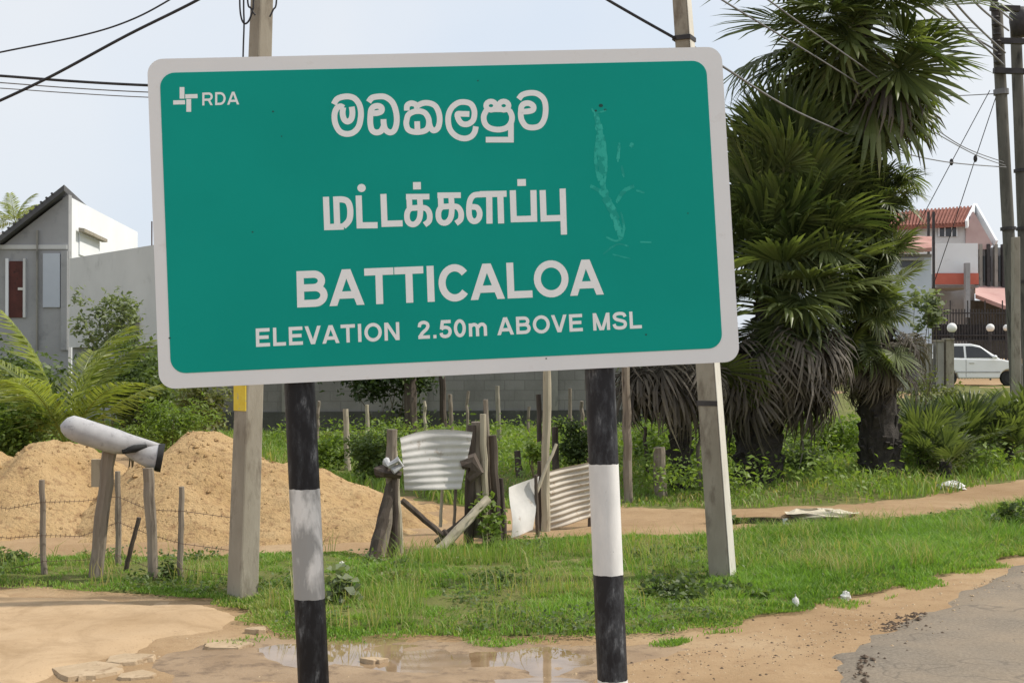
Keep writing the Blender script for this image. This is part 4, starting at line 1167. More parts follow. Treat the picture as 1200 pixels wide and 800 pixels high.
wire([(690, -14, 8.8), (712, 0, 8.8), (750, 22, 8.8), (791, 45, 8.75)], 0.010, 'dark wire slanting down to the concrete pole above the sign')
wire([(802, 47, 8.75), (850, 80, 10), (940, 134, 13), (1040, 174, 17.5), (1110, 190, 21), (1179, 196, 23.8)], 0.0095, 'lowest wire sagging past the palms to the pole pair', 'wire_grey')
wire([(800, -30, 9.0), (862, 10, 10.5), (950, 63, 13.0), (1015, 104, 15.2), (1080, 146, 18.5), (1140, 180, 21.5), (1178, 194, 23.8)], 0.008, 'middle wire crossing the palm crowns toward the pole pair', 'wire_grey')
wire([(860, -28, 9.6), (900, 0, 11.0), (940, 29, 12.4), (1028, 91, 15.0), (1056, 120, 17.2), (1125, 170, 21.2), (1176, 190, 23.8)], 0.008, 'upper wire crossing the palm crowns toward the pole pair', 'wire_grey')
for (x0, y0, x1, y1, lb_) in ((1085, -20, 1176, 76, 'lowest of three thick cables meeting the top of the left pole'), (1098, -22, 1178, 62, 'middle of three thick cables meeting the top of the left pole'), (1120, -22, 1182, 36, 'highest of three thick cables meeting the top of the left pole'), (1060, -16, 1168, 60, 'outermost thin cable slanting from the palms to the left pole top'), (1140, -24, 1186, 24, 'short cable at the very top of the right pole pair')):
    wire([(x0, y0, 17), ((x0 + x1) / 2, (y0 + y1) / 2 + 4, 20), (x1, y1, 23.7)], 0.017, lb_, 'wire_grey')
wire([(1098, 113, 26), (1130, 112, 25), (1166, 110, 23.9)], 0.009, 'short thin level wire at the left pole below the cross arm', 'wire_grey')
wire([(1169, 108, 24), (1143, 186, 24.5), (1118, 262, 25), (1090, 345, 25.6)], 0.008, 'stay wire slanting from the pole pair, the nearer to the pole', 'wire', 'stay_wire', None, [(1143, 186, 24.5)])
wire([(1160, 106, 24), (1115, 190, 25), (1082, 252, 26), (1040, 330, 27)], 0.008, 'stay wire slanting from the pole pair, the farther from the pole', 'wire', 'stay_wire', None, [(1115, 190, 25)])

# ------------------------------------------------------------------ sticks and posts
def stick_pts(p0, p1, bend=0.02, k=6, rnd=random):
    p0, p1 = Vector(p0), Vector(p1)
    L_ = (p1 - p0).length
    out = [p0]
    for i in range(1, k):
        out.append(p0.lerp(p1, i / k) + Vector((rnd.uniform(-1, 1), rnd.uniform(-1, 1), rnd.uniform(-0.3, 0.3))) * bend * L_)
    return out + [p1]
def stick(p0, p1, r0, r1, name, mat, parent=None, bend=0.005, n=9, k=9, wob=0.10, origin=None):
    pts = stick_pts(p0, p1, bend, k)
    mb = MB(); mb.tube(pts, [r0 + (r1 - r0) * i / k for i in range(k + 1)], n, wob=wob)
    return mb.build(name, M[mat] if isinstance(mat, str) else mat, parent, smooth=False, origin=origin)
def px_stick(x0, y0, x1, y1, d, wpx, name, mat, parent=None, d1=None, w1=None, **kw):
    """x0,y0 foot"""
    d1 = d1 or d
    return stick(at(x0, y0, d) - Vector((0, 0, 0.05)), at(x1, y1, d1), wpx / 2 * d / F, (w1 or wpx * 0.85) / 2 * d1 / F, name, mat, parent, **kw)

# fence along the driveway
fe = empty('wire_fence', (at(52, 686, 8.9).x, 8.9, 0), 'thin wooden stakes strung with barbed wire before the sand heaps', 'fence')
fp = [(-30, 684, -32, 560, 9.0), (52, 686, 49, 562, 8.9), (139, 672, 138, 552, 9.3), (211, 695, 213, 570, 8.7)]
for x0, y0, x1, y1, d in fp:
    px_stick(x0, y0, x1, y1, d, 7.5, 'post', 'wood_grey', fe)
for fr in (0.22, 0.5, 0.78):
    P_ = []
    for i, (x0, y0, x1, y1, d) in enumerate(fp):
        a_ = at(x0, y0, d - 0.05); b_ = at(x1, y1, d - 0.05)
        P_.append(a_.lerp(b_, fr + random.uniform(-0.04, 0.04)))
        if i < len(fp) - 1:
            x2, y2, x3, y3, d2 = fp[i + 1]
            P_.append((P_[-1] + at(x2, y2, d2 - 0.05).lerp(at(x3, y3, d2 - 0.05), fr)) / 2 - Vector((0, 0, random.uniform(0.02, 0.06))))
    P_.append(P_[-1] + Vector((0.5, -0.1, -0.05)))
    mb = MB(); mb.tube(P_, 0.0022, 5)
    for i in range(len(P_) - 1):
        for k in range(8):
            c_ = P_[i].lerp(P_[i + 1], (k + 0.5) / 8)
            mb.tube([c_ + Vector((0, 0.0, -0.014)), c_ + Vector((0.006, 0, 0.014))], 0.0016, 4)
    mb.build('barbed_wire', M['rust_wire'], fe)

# roadside tube box of cement sheet on two stakes
mbx = empty('roadside_box', (at(118, 690, 8.8).x, 8.8, 0), 'grey cement pipe letter box resting on leaning wooden stakes', 'letter box')
px_stick(110, 692, 128, 528, 8.8, 17, 'stake', 'wood_grey', mbx, w1=17, n=9)
px_stick(181, 688, 174, 548, 8.75, 12, 'stake', 'wood_grey', mbx, w1=13)
px_stick(146, 664, 163, 606, 9.0, 6, 'brace', 'wood_dark', mbx)
# main tube, closed round at the upper left, tapering into a lid at the lower right
A0, A1 = at(82, 500, 8.60), at(188, 521, 8.85)
AM = at(140, 517, 8.75)
ax_ = (AM - A0).normalized()
mb = MB()
prof = [(70.5, 1), (71.5, 6.5), (74, 10.5), (79, 13.6), (86, 14.6), (100, 14.8), (118, 14.8), (133, 14.4), (142, 13.0), (152, 9.6), (162, 6.6), (174, 4.2), (188, 2.4)]
pts_ = [at(x + r_ * 0.3, 482.5 + (x - 70) * 0.318 + r_ * 1.05 + (1.5 if x < 75 else 0) + (14 - r_) * (1.0 if x < 80 else 0), 8.6 + (x - 70) * 0.0022) for x, r_ in prof]
mb.tube(pts_, [r_ * 8.7 / F for x, r_ in prof], 20)
mb.build('pipe', M['asbestos'], mbx, smooth=True)
B0, B1 = at(146, 530, 8.80), at(187, 536, 8.86)
bx_ = (B1 - B0).normalized()
dn = Vector((0, 0, -1))
mb = MB(); mb.tube([B0, B0.lerp(B1, 0.3), B0.lerp(B1, 0.65), B1], [0.014, 0.048, 0.078, 0.094], 18, cap=False)
mb.tube([B1 - bx_ * 0.004, B0.lerp(B1, 0.65), B0.lerp(B1, 0.3), B0 + bx_ * 0.01], [0.086, 0.070, 0.040, 0.010], 18, cap=False)
mb.build('bucket', M['asbestos'], mbx, smooth=True)
mb = MB(); mb.tube([B1 - bx_ * 0.02, B1 + bx_ * 0.022], [0.096, 0.099], 18, cap=False); mb.tube([B1 + bx_ * 0.001, B1 + bx_ * 0.002], 0.09, 18); mb.build('rim', M['rubber_and_shade'], mbx, smooth=True)
G0, G1 = at(143, 529, 8.70), at(172, 522, 8.76)
mb = MB(); mb.tube([G0, G0.lerp(G1, 0.5), G1], [0.018, 0.026, 0.012], 10); mb.build('gap_shade_wedge', M['rubber_and_shade'], mbx, smooth=True)  # black wedge added for the shade in the gap above the bucket
MB().box(at(114, 554, 8.86), (0.075, 0.03, 0.19)).build('plate', M['wood_pale'], mbx)

# ------------------------------------------------------------------ broken gate
def corrugated(corners, waves, amp, name, mat, parent, along='v', nseg=None, curve_top=0.0):
    """corners BL BR TR TL; ridges run across (u) so waves count down v"""
    BL, BR, TR, TL = [Vector(c) for c in corners]
    nrm = (BR - BL).cross(TL - BL).normalized()
    nv_, nu_ = waves * 6, 12
    vs, fs = [], []
    for side in (0, 1):
        for j in range(nv_ + 1):
            v_ = j / nv_
            for i in range(nu_ + 1):
                u_ = i / nu_
                p_ = BL.lerp(BR, u_).lerp(TL.lerp(TR, u_), v_)
                up = (TL - BL).normalized()
                p_ = p_ + up * curve_top * v_ ** 4 * math.sin(math.pi * min(1, u_ * 0.9 + 0.1)) + nrm * (amp * math.sin(2 * math.pi * waves * v_) + 0.02 * math.sin(5 * u_ + 3 * v_)) - nrm * 0.0015 * side
                vs.append(p_)
    N_ = (nv_ + 1) * (nu_ + 1)
    for j in range(nv_):
        for i in range(nu_):
            a = j * (nu_ + 1) + i
            fs.append((a, a + 1, a + nu_ + 2, a + nu_ + 1))
            fs.append((N_ + a, N_ + a + nu_ + 1, N_ + a + nu_ + 2, N_ + a + 1))
    mb = MB(); mb.add(vs, fs)
    return mb.build(name, M[mat], parent, smooth=True)

ga = empty('makeshift_gate', (at(455, 655, 9.8).x, 9.8, 0), 'makeshift gate of old timbers and a patched tin sheet in the middle', 'gate')
px_stick(433, 662, 462, 560, 9.7, 17, 'prop', 'wood_dark', ga, d1=9.9, w1=14, wob=0.2)
px_stick(444, 652, 464, 556, 9.75, 12, 'prop', 'wood_grey', ga, d1=9.9, w1=11, wob=0.2)
px_stick(457, 658, 459, 503, 9.9, 14, 'post', 'wood_grey', ga, w1=13, wob=0.15)
px_stick(463, 660, 463, 548, 9.85, 8, 'prop', 'wood_dark', ga)
px_stick(470, 640, 462, 512, 9.95, 7, 'post', 'wood_pale', ga)
MB().tube([at(452, 540, 9.8), at(457, 545, 9.75), at(466, 538, 9.75), at(470, 545, 9.78), at(460, 552, 9.75)], 0.028, 8, wob=0.3).build('rag_lashing', stain_mat('grey_rag', (0.34, 0.34, 0.35), (0.5, 0.5, 0.5), 20, None, rough=0.95), ga)
MB().tube([at(441, 553, 9.85), at(452, 553, 9.8), at(470, 556, 9.82)], [0.035, 0.05, 0.03], 8, wob=0.3).build('rag_lashing', M['wood_dark'], ga)
# tin sheet
corrugated([at(474, 574, 10.0), at(541, 573, 10.15), at(553, 506, 10.2), at(469, 515, 10.0)], 8, 0.0038, 'tin_sheet', 'galv', ga, curve_top=0.05)
px_stick(516, 610, 519, 555, 10.3, 4, 'stay', 'wood_pale', ga)
px_stick(532, 618, 534, 560, 10.3, 4, 'stay', 'wood_grey', ga)
# right cluster
px_stick(549, 632, 553, 498, 10.3, 12, 'post', 'wood_dark', ga, w1=11)
px_stick(562, 622, 560, 494, 10.35, 16, 'post', 'wood_grey', ga, w1=15, wob=0.16)
px_stick(570, 640, 566, 485, 10.3, 8, 'post', 'wood_pale', ga, w1=8)
px_stick(584, 634, 577, 510, 10.4, 11, 'post', 'wood_dark', ga, w1=10)
px_stick(592, 632, 587, 560, 10.5, 7, 'post', 'wood_dark', ga)
px_stick(577, 628, 569, 468, 10.5, 7, 'post', 'wood_grey', ga)
MB().tube([at(541, 545, 10.2), at(553, 541, 10.2), at(560, 552, 10.2), at(549, 562, 10.2)], [0.05, 0.07, 0.06, 0.03], 8, wob=0.3).build('block', M['wood_dark'], ga)
# fallen rails
stick(at(505, 655, 9.85), at(572, 584, 10.15), 0.043, 0.036, 'fallen_rail', 'wood_pale', ga)
stick(at(471, 586, 10.0), at(520, 628, 10.1), 0.026, 0.022, 'fallen_rail', 'wood_dark', ga)
stick(at(512, 636, 10.2), at(566, 592, 10.4), 0.034, 0.03, 'fallen_rail', 'wood_dark', ga)
stick(at(520, 622, 10.12), at(533, 640, 10.0), 0.022, 0.02, 'fallen_rail', 'wood_dark', ga)

# leaning flat sheet and tall pole with corrugated panel
fs_ = empty('leaning_sheet', (at(612, 628, 10.9).x, 10.9, 0), 'torn pale flat sheet leaning between the gate and the tall thin pole', 'metal sheet')
corrugated([at(599, 630, 10.7), at(626, 620, 10.9), at(630, 558, 11.1), at(596, 571, 10.8)], 1, 0.012, 'sheet', 'galv', fs_)
px_stick(630, 622, 628, 556, 11.0, 5, 'edge_batten', 'wood_dark', fs_, n=6)
px_stick(605, 626, 652, 520, 10.95, 4.5, 'lean_stick', 'wood_pale', fs_, d1=11.25)
tp = empty('tall_pole', (at(640, 621, 11.3).x, 11.3, 0), 'tall thin pale wooden pole rising to the sign between the two striped posts', 'pole')
px_stick(639, 623, 641, 398, 11.3, 11, 'shaft', 'wood_pale', tp, w1=9, bend=0.004)
px_stick(633, 622, 632, 540, 11.35, 6, 'splint', 'wood_dark', tp)
cs = empty('corrugated_panel', (at(668, 618, 11.4).x, 11.4, 0), 'upright corrugated iron panel just left of the right striped post', 'metal sheet')
corrugated([at(643, 621, 11.35), at(694, 606, 11.6), at(694, 540, 11.6), at(643, 552, 11.35)], 10, 0.010, 'sheet', 'galv_warm', cs)
px_stick(691, 610, 690, 536, 11.65, 5, 'batten', 'wood_dark', cs)

# ------------------------------------------------------------------ stakes standing in the field
for (x0, y0, x1, y1, w, mt, lb_) in (
        (408, 552, 405, 479, 8, 'wood_pale', 'pale forked stake in the field right of the left striped post'),
        (431, 520, 430, 474, 5, 'wood_pale', 'short white stake in the field above the gate post'),
        (458, 505, 457, 440, 5, 'wood_grey', 'thin grey stake before the boundary wall above the gate'),
        (530, 520, 527, 462, 6, 'wood_grey', 'grey stake behind the tin sheet near its right end'),
        (585, 520, 583, 452, 6, 'concrete', 'slim concrete stake before the wall right of the gate'),
        (634, 560, 631, 462, 7, 'wood_dark', 'dark stake immediately left of the tall thin pole'),
        (652, 565, 650, 500, 9, 'wood_dark', 'dark thick stake immediately right of the tall thin pole'),
        (609, 560, 606, 528, 9, 'wood_dark', 'short dark stump in the field above the leaning sheet'),
        (668, 520, 668, 455, 5, 'wood_grey', 'thin grey stake above the corrugated iron panel'),
        (249, 520, 249, 470, 5, 'concrete', 'small white stake behind the sand heap left of the concrete pole'),
        (737, 588, 733, 430, 11, 'wood_grey', 'grey green pole just right of the right striped post'),
        (775, 584, 772, 524, 16, 'wood_grey', 'thick grey tree stump between the right post and concrete pole'),
        (856, 500, 852, 440, 5, 'wood_pale', 'thin pale stake right behind the right concrete pole')):
    d = 2400 / (y0 - 410)
    g_ = at(x0, y0, d)
    o = px_stick(x0, y0, x1, y1, d, w, 'stake', mt, None, origin=(g_.x, g_.y, 0))
    tag(o, lb_, 'stake')

# ------------------------------------------------------------------ leaves
M['palm_leaf'] = leaf_mat('palmyra_leaf', (0.038, 0.056, 0.022), (0.150, 0.185, 0.066), (0.40, 0.37, 0.21), 0.36, 0.42, (0.80, 0.98))
M['palm_dry'] = leaf_mat('dry_palm_leaf', (0.045, 0.038, 0.032), (0.17, 0.15, 0.125), (0.36, 0.33, 0.29), 0.15, 0.75, (0.7, 0.95))
M['coco_leaf'] = leaf_mat('coconut_leaf', (0.095, 0.13, 0.03), (0.27, 0.31, 0.075), (0.34, 0.29, 0.07), 0.4, 0.4, (0.75, 0.97))
M['leaf_mid'] = leaf_mat('shrub_leaf', (0.045, 0.072, 0.024), (0.125, 0.175, 0.055), (0.16, 0.19, 0.055), 0.35, 0.5, (0.75, 0.95))
M['leaf_lime'] = leaf_mat('lime_shrub_leaf', (0.08, 0.125, 0.026), (0.19, 0.27, 0.06), (0.26, 0.27, 0.06), 0.4, 0.5, (0.75, 0.95))
M['leaf_pale'] = leaf_mat('pale_shrub_leaf', (0.11, 0.14, 0.075), (0.23, 0.27, 0.15), (0.26, 0.28, 0.15), 0.35, 0.55, (0.75, 0.95))
M['leaf_dark'] = leaf_mat('dark_weed_leaf', (0.018, 0.034, 0.012), (0.055, 0.085, 0.026), (0.10, 0.13, 0.04), 0.25, 0.5, (0.75, 0.95))
M['leaf_olive'] = leaf_mat('olive_bush_leaf', (0.065, 0.08, 0.030), (0.16, 0.18, 0.065), (0.22, 0.21, 0.09), 0.3, 0.55, (0.7, 0.92))
M['grass'] = leaf_mat('grass_blade', (0.082, 0.150, 0.026), (0.205, 0.345, 0.062), (0.40, 0.37, 0.17), 0.38, 0.55, (0.74, 0.94))
M['grass_dark'] = leaf_mat('rank_grass_blade', (0.085, 0.140, 0.028), (0.205, 0.305, 0.065), (0.40, 0.35, 0.16), 0.35, 0.55, (0.82, 0.97))
M['bark'] = stain_mat('dark_palm_bark', (0.030, 0.026, 0.023), (0.068, 0.060, 0.052), 8, (0.15, 0.135, 0.115), 14, (0.60, 0.74), 0.95, 0.8, 24, 0.03)
M['stem'] = stain_mat('green_brown_stem', (0.07, 0.06, 0.035), (0.13, 0.11, 0.06), 10, None, rough=0.9)

def fan_mesh(name, pet, Rl, nseg, spread, droop, fold, seed, mat, curl=0.0, pet_sag=0.06):
    """palmyra leaf: a stalk along +X and a pleated fan with free drooping tips"""
    r = random.Random(seed)
    V, Q, Tn = [], [], []
    def add(vs, fs, t):
        b_ = len(V); V.extend(vs); Tn.extend([t] * len(vs) if not isinstance(t, list) else t)
        Q.extend([tuple(i + b_ for i in f) for f in fs])
    K = 5
    prev = None
    ring_ = []
    for i in range(K + 1):
        t = i / K; x = pet * t; z = -pet_sag * pet * t * t; w = 0.030 * (1 - 0.55 * t)
        ring_ += [(x, -w, z), (x, w, z), (x, 0, z + w * 0.9)]
    add(ring_, [f for i in range(K) for f in ((i*3, i*3+1, i*3+4, i*3+3), (i*3+1, i*3+2, i*3+5, i*3+4), (i*3+2, i*3, i*3+3, i*3+5))], 0.95)
    hx_, hz_ = pet, -pet_sag * pet
    da = 2 * spread / nseg
    for s_ in range(nseg):
        a = -spread + da * (s_ + 0.5) + r.uniform(-0.15, 0.15) * da
        L_ = Rl * (0.74 + 0.26 * math.cos(a)) * r.uniform(0.86, 1.08)
        dr_ = droop * r.uniform(0.6, 1.5)
        tw = r.uniform(-0.3, 0.3)
        tn = r.uniform(0, 1)
        vs = []
        for t, hw, rg in ((0.03, 0.10, 0), (0.56, 1.0, 1), (0.80, 0.66, 0.8)):
            rad = L_ * t
            h_ = hw * min(rad, L_ * 0.56) * math.tan(da / 2) * 1.0
            base = Vector((hx_ + rad * math.cos(a), rad * math.sin(a), hz_ + fold * rad * abs(math.sin(a)) - dr_ * L_ * t ** 2.4 + curl * rad * math.cos(a) * t))
            side = Vector((-math.sin(a), math.cos(a), 0)) * h_ + Vector((0, 0, tw * h_ * t))
            vs += [base - side, base + Vector((0, 0, 0.35 * h_ * rg)), base + side]
        rad = L_
        vs.append(Vector((hx_ + rad * math.cos(a) * (1 - 0.12 * dr_), rad * math.sin(a) * (1 - 0.12 * dr_), hz_ + fold * rad * abs(math.sin(a)) - dr_ * L_ * 1.05 + curl * rad * math.cos(a))))
        add(vs, [(0, 1, 4, 3), (1, 2, 5, 4), (3, 4, 7, 6), (4, 5, 8, 7), (6, 7, 9), (7, 8, 9)], [tn * 0.85] * 9 + [min(1, tn * 0.85 + r.choice((0, 0, 0.3)))])
    me = bpy.data.meshes.new(name)
    me.from_pydata([tuple(v) for v in V], [], Q)
    at_ = me.attributes.new('tint', 'FLOAT', 'POINT'); at_.data.foreach_set('value', Tn)
    me.materials.append(mat)
    return me

FAN = [fan_mesh('frond', 0.60, 0.80, 40, math.radians(s_), dr, fo, k, M['palm_leaf'], cu) for k, (s_, dr, fo, cu) in enumerate(((150, 0.14, 0.28, 0.0), (140, 0.24, 0.22, 0.05), (160, 0.10, 0.36, 0.05), (132, 0.36, 0.16, 0.0), (150, 0.28, 0.42, 0.0)))]
DRY = [fan_mesh('dry_frond', 0.48, 0.66, 30, math.radians(s_), dr, fo, 20 + k, M['palm_dry'], -0.1) for k, (s_, dr, fo) in enumerate(((105, 0.75, 0.55), (85, 0.9, 0.8), (120, 0.6, 0.4)))]
SML = [fan_mesh('frond', 0.50, 0.52, 26, math.radians(s_), dr, fo, 40 + k, M['palm_leaf'], 0.05) for k, (s_, dr, fo) in enumerate(((130, 0.14, 0.3), (115, 0.22, 0.2), (145, 0.1, 0.4)))]

def put(me, name, parent, loc, az, el, roll, sc):
    o = bpy.data.objects.new(name, me); COL.objects.link(o); o.parent = parent
    o.location = Vector(loc) - wloc(parent)
    o.rotation_euler = (Matrix.Rotation(az, 4, 'Z') @ Matrix.Rotation(-el, 4, 'Y') @ Matrix.Rotation(roll, 4, 'X')).to_euler()
    o.scale = (sc, sc, sc)
    return o

def trunk(parent, pts, rads, seed, boots=True, mat=None):
    r = random.Random(seed)
    K = 30
    P_ = [Vector(p) for p in pts]
    def pt(t):
        s_ = t * (len(P_) - 1); i = min(int(s_), len(P_) - 2); return P_[i].lerp(P_[i + 1], s_ - i)
    def rd(t):
        s_ = t * (len(rads) - 1); i = min(int(s_), len(rads) - 2); return rads[i] + (rads[i + 1] - rads[i]) * (s_ - i)
    mb = MB(); mb.tube([pt(i / K) for i in range(K + 1)], [rd(i / K) * (1.0 + 0.05 * math.sin(i * 2.1)) for i in range(K + 1)], 16, wob=0.07, rnd=r)
    mb.build('trunk', mat or M['bark'], parent)
    if boots:
        mb = MB()
        n_ = int((P_[-1] - P_[0]).length * 60)
        for i in range(n_):
            t = r.random(); a = r.uniform(0, 6.283); R_ = rd(t)
            c_ = pt(t); u = Vector((math.cos(a), math.sin(a), 0)); w = Vector((-math.sin(a), math.cos(a), 0))
            hh = r.uniform(0.07, 0.16); ww = r.uniform(0.03, 0.06); out = r.uniform(0.03, 0.085)
            b_ = c_ + u * R_ * 0.93
            mb.add([b_ - w * ww, b_ + w * ww, b_ + u * out + Vector((0, 0, hh)) - w * ww * 0.5, b_ + u * out + Vector((0, 0, hh)) + w * ww * 0.5, b_ + Vector((0, 0, hh * 1.2)) - w * ww * 0.6, b_ + Vector((0, 0, hh * 1.2)) + w * ww * 0.6],
                   [(0, 1, 3, 2), (2, 3, 5, 4), (0, 2, 4), (1, 5, 3)])
        o = mb.build('leaf_bases', M['bark'], parent); tag(o, kind='stuff')

def palm(label, base, pts, rads, crown_lo, crown_hi, n_green, n_dry, seed, sc=1.0, el0=-25, el1=85, dry_lo=None, dsc=None, n_front=0, dry_el=(-75, -22), group='palmyra palms'):
    r = random.Random(seed)
    o = empty('palmyra_palm', (base.x, base.y, 0), label, 'palm tree', group)
    trunk(o, pts, rads, seed)
    for i in range(n_green):
        t = (i + 0.5) / n_green
        az = i * 2.39996 + r.uniform(-0.3, 0.3)
        el = math.radians(el0 + (el1 - el0) * t ** 0.9 + r.uniform(-10, 10))
        p_ = crown_lo.lerp(crown_hi, t)
        put(r.choice(FAN), 'frond', o, p_ + Vector((math.cos(az), math.sin(az), 0)) * 0.12, az, el, r.uniform(-0.5, 0.5), sc * r.uniform(0.85, 1.12))
    dl = dry_lo or crown_lo
    for i in range(n_dry):
        t = r.random()
        az = i * 2.39996 + r.uniform(-0.4, 0.4)
        p_ = dl.lerp(crown_lo, t)
        put(r.choice(DRY), 'dry_frond', o, p_ + Vector((math.cos(az), math.sin(az), 0)) * 0.15, az, math.radians(r.uniform(*dry_el)), r.uniform(-0.7, 0.7), (dsc or sc) * r.uniform(0.8, 1.15))
    for i in range(n_front):        # leaves on the side towards the road
        t = (i + 0.5) / n_front; az = math.radians(r.uniform(-165, -15))
        put(r.choice(FAN), 'frond', o, crown_lo.lerp(crown_hi, t * 0.9) + Vector((math.cos(az), math.sin(az), 0)) * 0.2, az, math.radians(r.choice((r.uniform(38, 80), r.uniform(-60, -25)))), r.uniform(-0.6, 0.6), sc * r.uniform(0.75, 1.0))
    return o

DA = 15.5
pa = at(889, 566, DA)
palm('short bushy palmyra palm with thick dark trunk behind the right concrete pole', pa, [Vector((pa.x, pa.y, -0.1)), at(890, 490, DA), at(905, 400, DA), at(924, 250, DA)], [0.29, 0.25, 0.24, 0.20],
     at(908, 372, DA), at(924, 215, DA), 74, 120, 5, 1.0, 0, 84, at(897, 428, DA), 0.86, 24, (-74, -8))
DB = 16.0
pb_ = at(1033, 562, DB)
palm('tall palmyra palm leaning left, its crown cut by the top of the frame', pb_, [Vector((pb_.x, pb_.y, -0.1)), at(1028, 460, DB), at(1016, 250, DB), at(1004, 60, DB), at(999, -55, DB)], [0.25, 0.22, 0.19, 0.17, 0.16],
     at(1003, 62, DB), at(998, -40, DB), 64, 18, 8, 1.25, -60, 78, at(1005, 75, DB), 1.05, 10)
# old leaves still hanging low on the tall palm
pB = [o for o in bpy.data.objects if o.name.startswith('palmyra_palm')][-1]
rr3 = random.Random(4)
for i in range(40):
    az = i * 2.4; y_ = rr3.uniform(372, 430)
    put(rr3.choice(DRY), 'dry_frond', pB, at(1021, y_, DB) + Vector((math.cos(az), math.sin(az), 0)) * 0.2, az, math.radians(rr3.uniform(-78, -25)), rr3.uniform(-0.6, 0.6), rr3.uniform(0.42, 0.62))
for i in range(64):
    az = i * 2.4 + 0.4 if i % 2 else math.radians(rr3.uniform(-160, -20)); y_ = 175 + 225 * i / 64
    put(rr3.choice(FAN), 'frond', pB, at(1016, y_, DB - 0.2) + Vector((math.cos(az), math.sin(az), 0)) * 0.15, az, math.radians(rr3.uniform(-30, 60) if i % 2 else rr3.choice((rr3.uniform(35, 78), rr3.uniform(-60, -25)))), rr3.uniform(-0.6, 0.6), rr3.uniform(0.42, 0.56))
for i in range(30):      # leaves hiding the stem on the road side
    az = math.radians(rr3.uniform(-150, -40)); y_ = 185 + 225 * i / 30
    put(rr3.choice(FAN), 'frond', pB, at(1014, y_, DB - 0.25), az, math.radians(rr3.choice((rr3.uniform(45, 80), rr3.uniform(-65, -30)))), rr3.uniform(-0.7, 0.7), rr3.uniform(0.5, 0.68))
DC = 14.6
pc_ = at(797, 578, DC)
palm('slim palmyra palm hidden behind the sign, dead leaves hanging below it', pc_, [Vector((pc_.x, pc_.y, -0.1)), at(796, 520, DC), at(790, 440, DC), at(786, 380, DC)], [0.10, 0.10, 0.13, 0.14],
     at(787, 400, DC), at(785, 350, DC), 16, 26, 15, 0.85, -30, 80, at(789, 415, DC), 0.8)

# dwarf palms on the right
def dwarf(px, py, d, n_, sc, seed, label):
    r = random.Random(seed); b_ = at(px, py, d)
    o = empty('dwarf_palm', (b_.x, b_.y, 0), label, 'palm', 'young palmyra palms by the track')
    stick(Vector((b_.x, b_.y, -0.05)), Vector((b_.x, b_.y, 0.35 * sc)), 0.09, 0.07, 'trunk', 'bark', o)
    for i in range(n_):
        az = i * 2.39996 + r.uniform(-0.3, 0.3)
        put(r.choice(SML), 'frond', o, (b_.x, b_.y, 0.22 * sc), az, math.radians(18 + 62 * (i + 0.5) / n_ + r.uniform(-8, 8)), r.uniform(-0.5, 0.5), sc * r.uniform(0.85, 1.15))
dwarf(1082, 556, 16.6, 15, 0.85, 1, 'young fan palm right of the leaning palm trunk')
dwarf(1132, 550, 17.2, 18, 0.92, 2, 'largest young fan palm below the white car')
dwarf(1182, 546, 17.4, 16, 0.86, 3, 'young fan palm below the pole pair at the right edge')
dwarf(1108, 566, 15.9, 9, 0.62, 4, 'smallest young fan palm at the edge of the orange track')
dwarf(1222, 540, 18.0, 12, 1.1, 6, 'young fan palm cut by the right frame edge')

# coconut palms
def pinnate_mesh(name, L_, pairs, leaf, arch_, seed, mat):
    r = random.Random(seed)
    V, Q, Tn = [], [], []
    def add(vs, fs, t):
        b_ = len(V); V.extend(vs); Tn.extend([t] * len(vs)); Q.extend([tuple(i + b_ for i in f) for f in fs])
    def rc(t): return Vector((L_ * (t - 0.18 * arch_ * t ** 3), 0, -arch_ * L_ * 0.55 * t ** 2.3))
    K = 12; vs = []
    for i in range(K + 1):
        t = i / K; p_ = rc(t); w = 0.022 * (1 - 0.85 * t)
        vs += [p_ + Vector((0, -w, 0)), p_ + Vector((0, w, 0)), p_ + Vector((0, 0, w))]
    add(vs, [f for i in range(K) for f in ((i*3, i*3+1, i*3+4, i*3+3), (i*3+1, i*3+2, i*3+5, i*3+4), (i*3+2, i*3, i*3+3, i*3+5))], 0.8)
    for i in range(pairs):
        t = 0.14 + 0.86 * (i + 0.5) / pairs
        p_ = rc(t); d_ = (rc(min(1, t + 0.02)) - rc(t - 0.02)).normalized()
        ll = leaf * math.sin(math.pi * min(1, 0.25 + 0.68 * t)) ** 0.7 * r.uniform(0.85, 1.1)
        for sd in (-1, 1):
            o_ = (Vector((0, sd, 0.25)) * 0.85 + d_ * r.uniform(0.5, 0.8)).normalized()
            w = d_ * 0.016
            m1 = p_ + o_ * ll * 0.5 + Vector((0, 0, -0.06 * ll)); tp_ = p_ + o_ * ll + Vector((0, 0, -ll * r.uniform(0.3, 0.85)))
            add([p_ - w * 0.5, p_ + w * 0.5, m1 - w * 1.3, m1 + w * 1.3, tp_], [(0, 1, 3, 2), (2, 3, 4)], r.random() * 0.85)
    me = bpy.data.meshes.new(name); me.from_pydata([tuple(v) for v in V], [], Q)
    at_ = me.attributes.new('tint', 'FLOAT', 'POINT'); at_.data.foreach_set('value', Tn); me.materials.append(mat)
    return me
PIN = [pinnate_mesh('frond', 2.1, 40, 0.62, a_, 60 + k, M['coco_leaf']) for k, a_ in enumerate((0.55, 0.8, 0.35))]
cb = at(78, 560, 14.2)
coc = empty('young_coconut_palm', (cb.x, cb.y, 0), 'young coconut palm with arching yellow green fronds behind the left sand heap', 'palm tree')
stick(Vector((cb.x, cb.y, -0.1)), Vector((cb.x, cb.y, 0.55)), 0.13, 0.10, 'trunk', 'bark', coc)
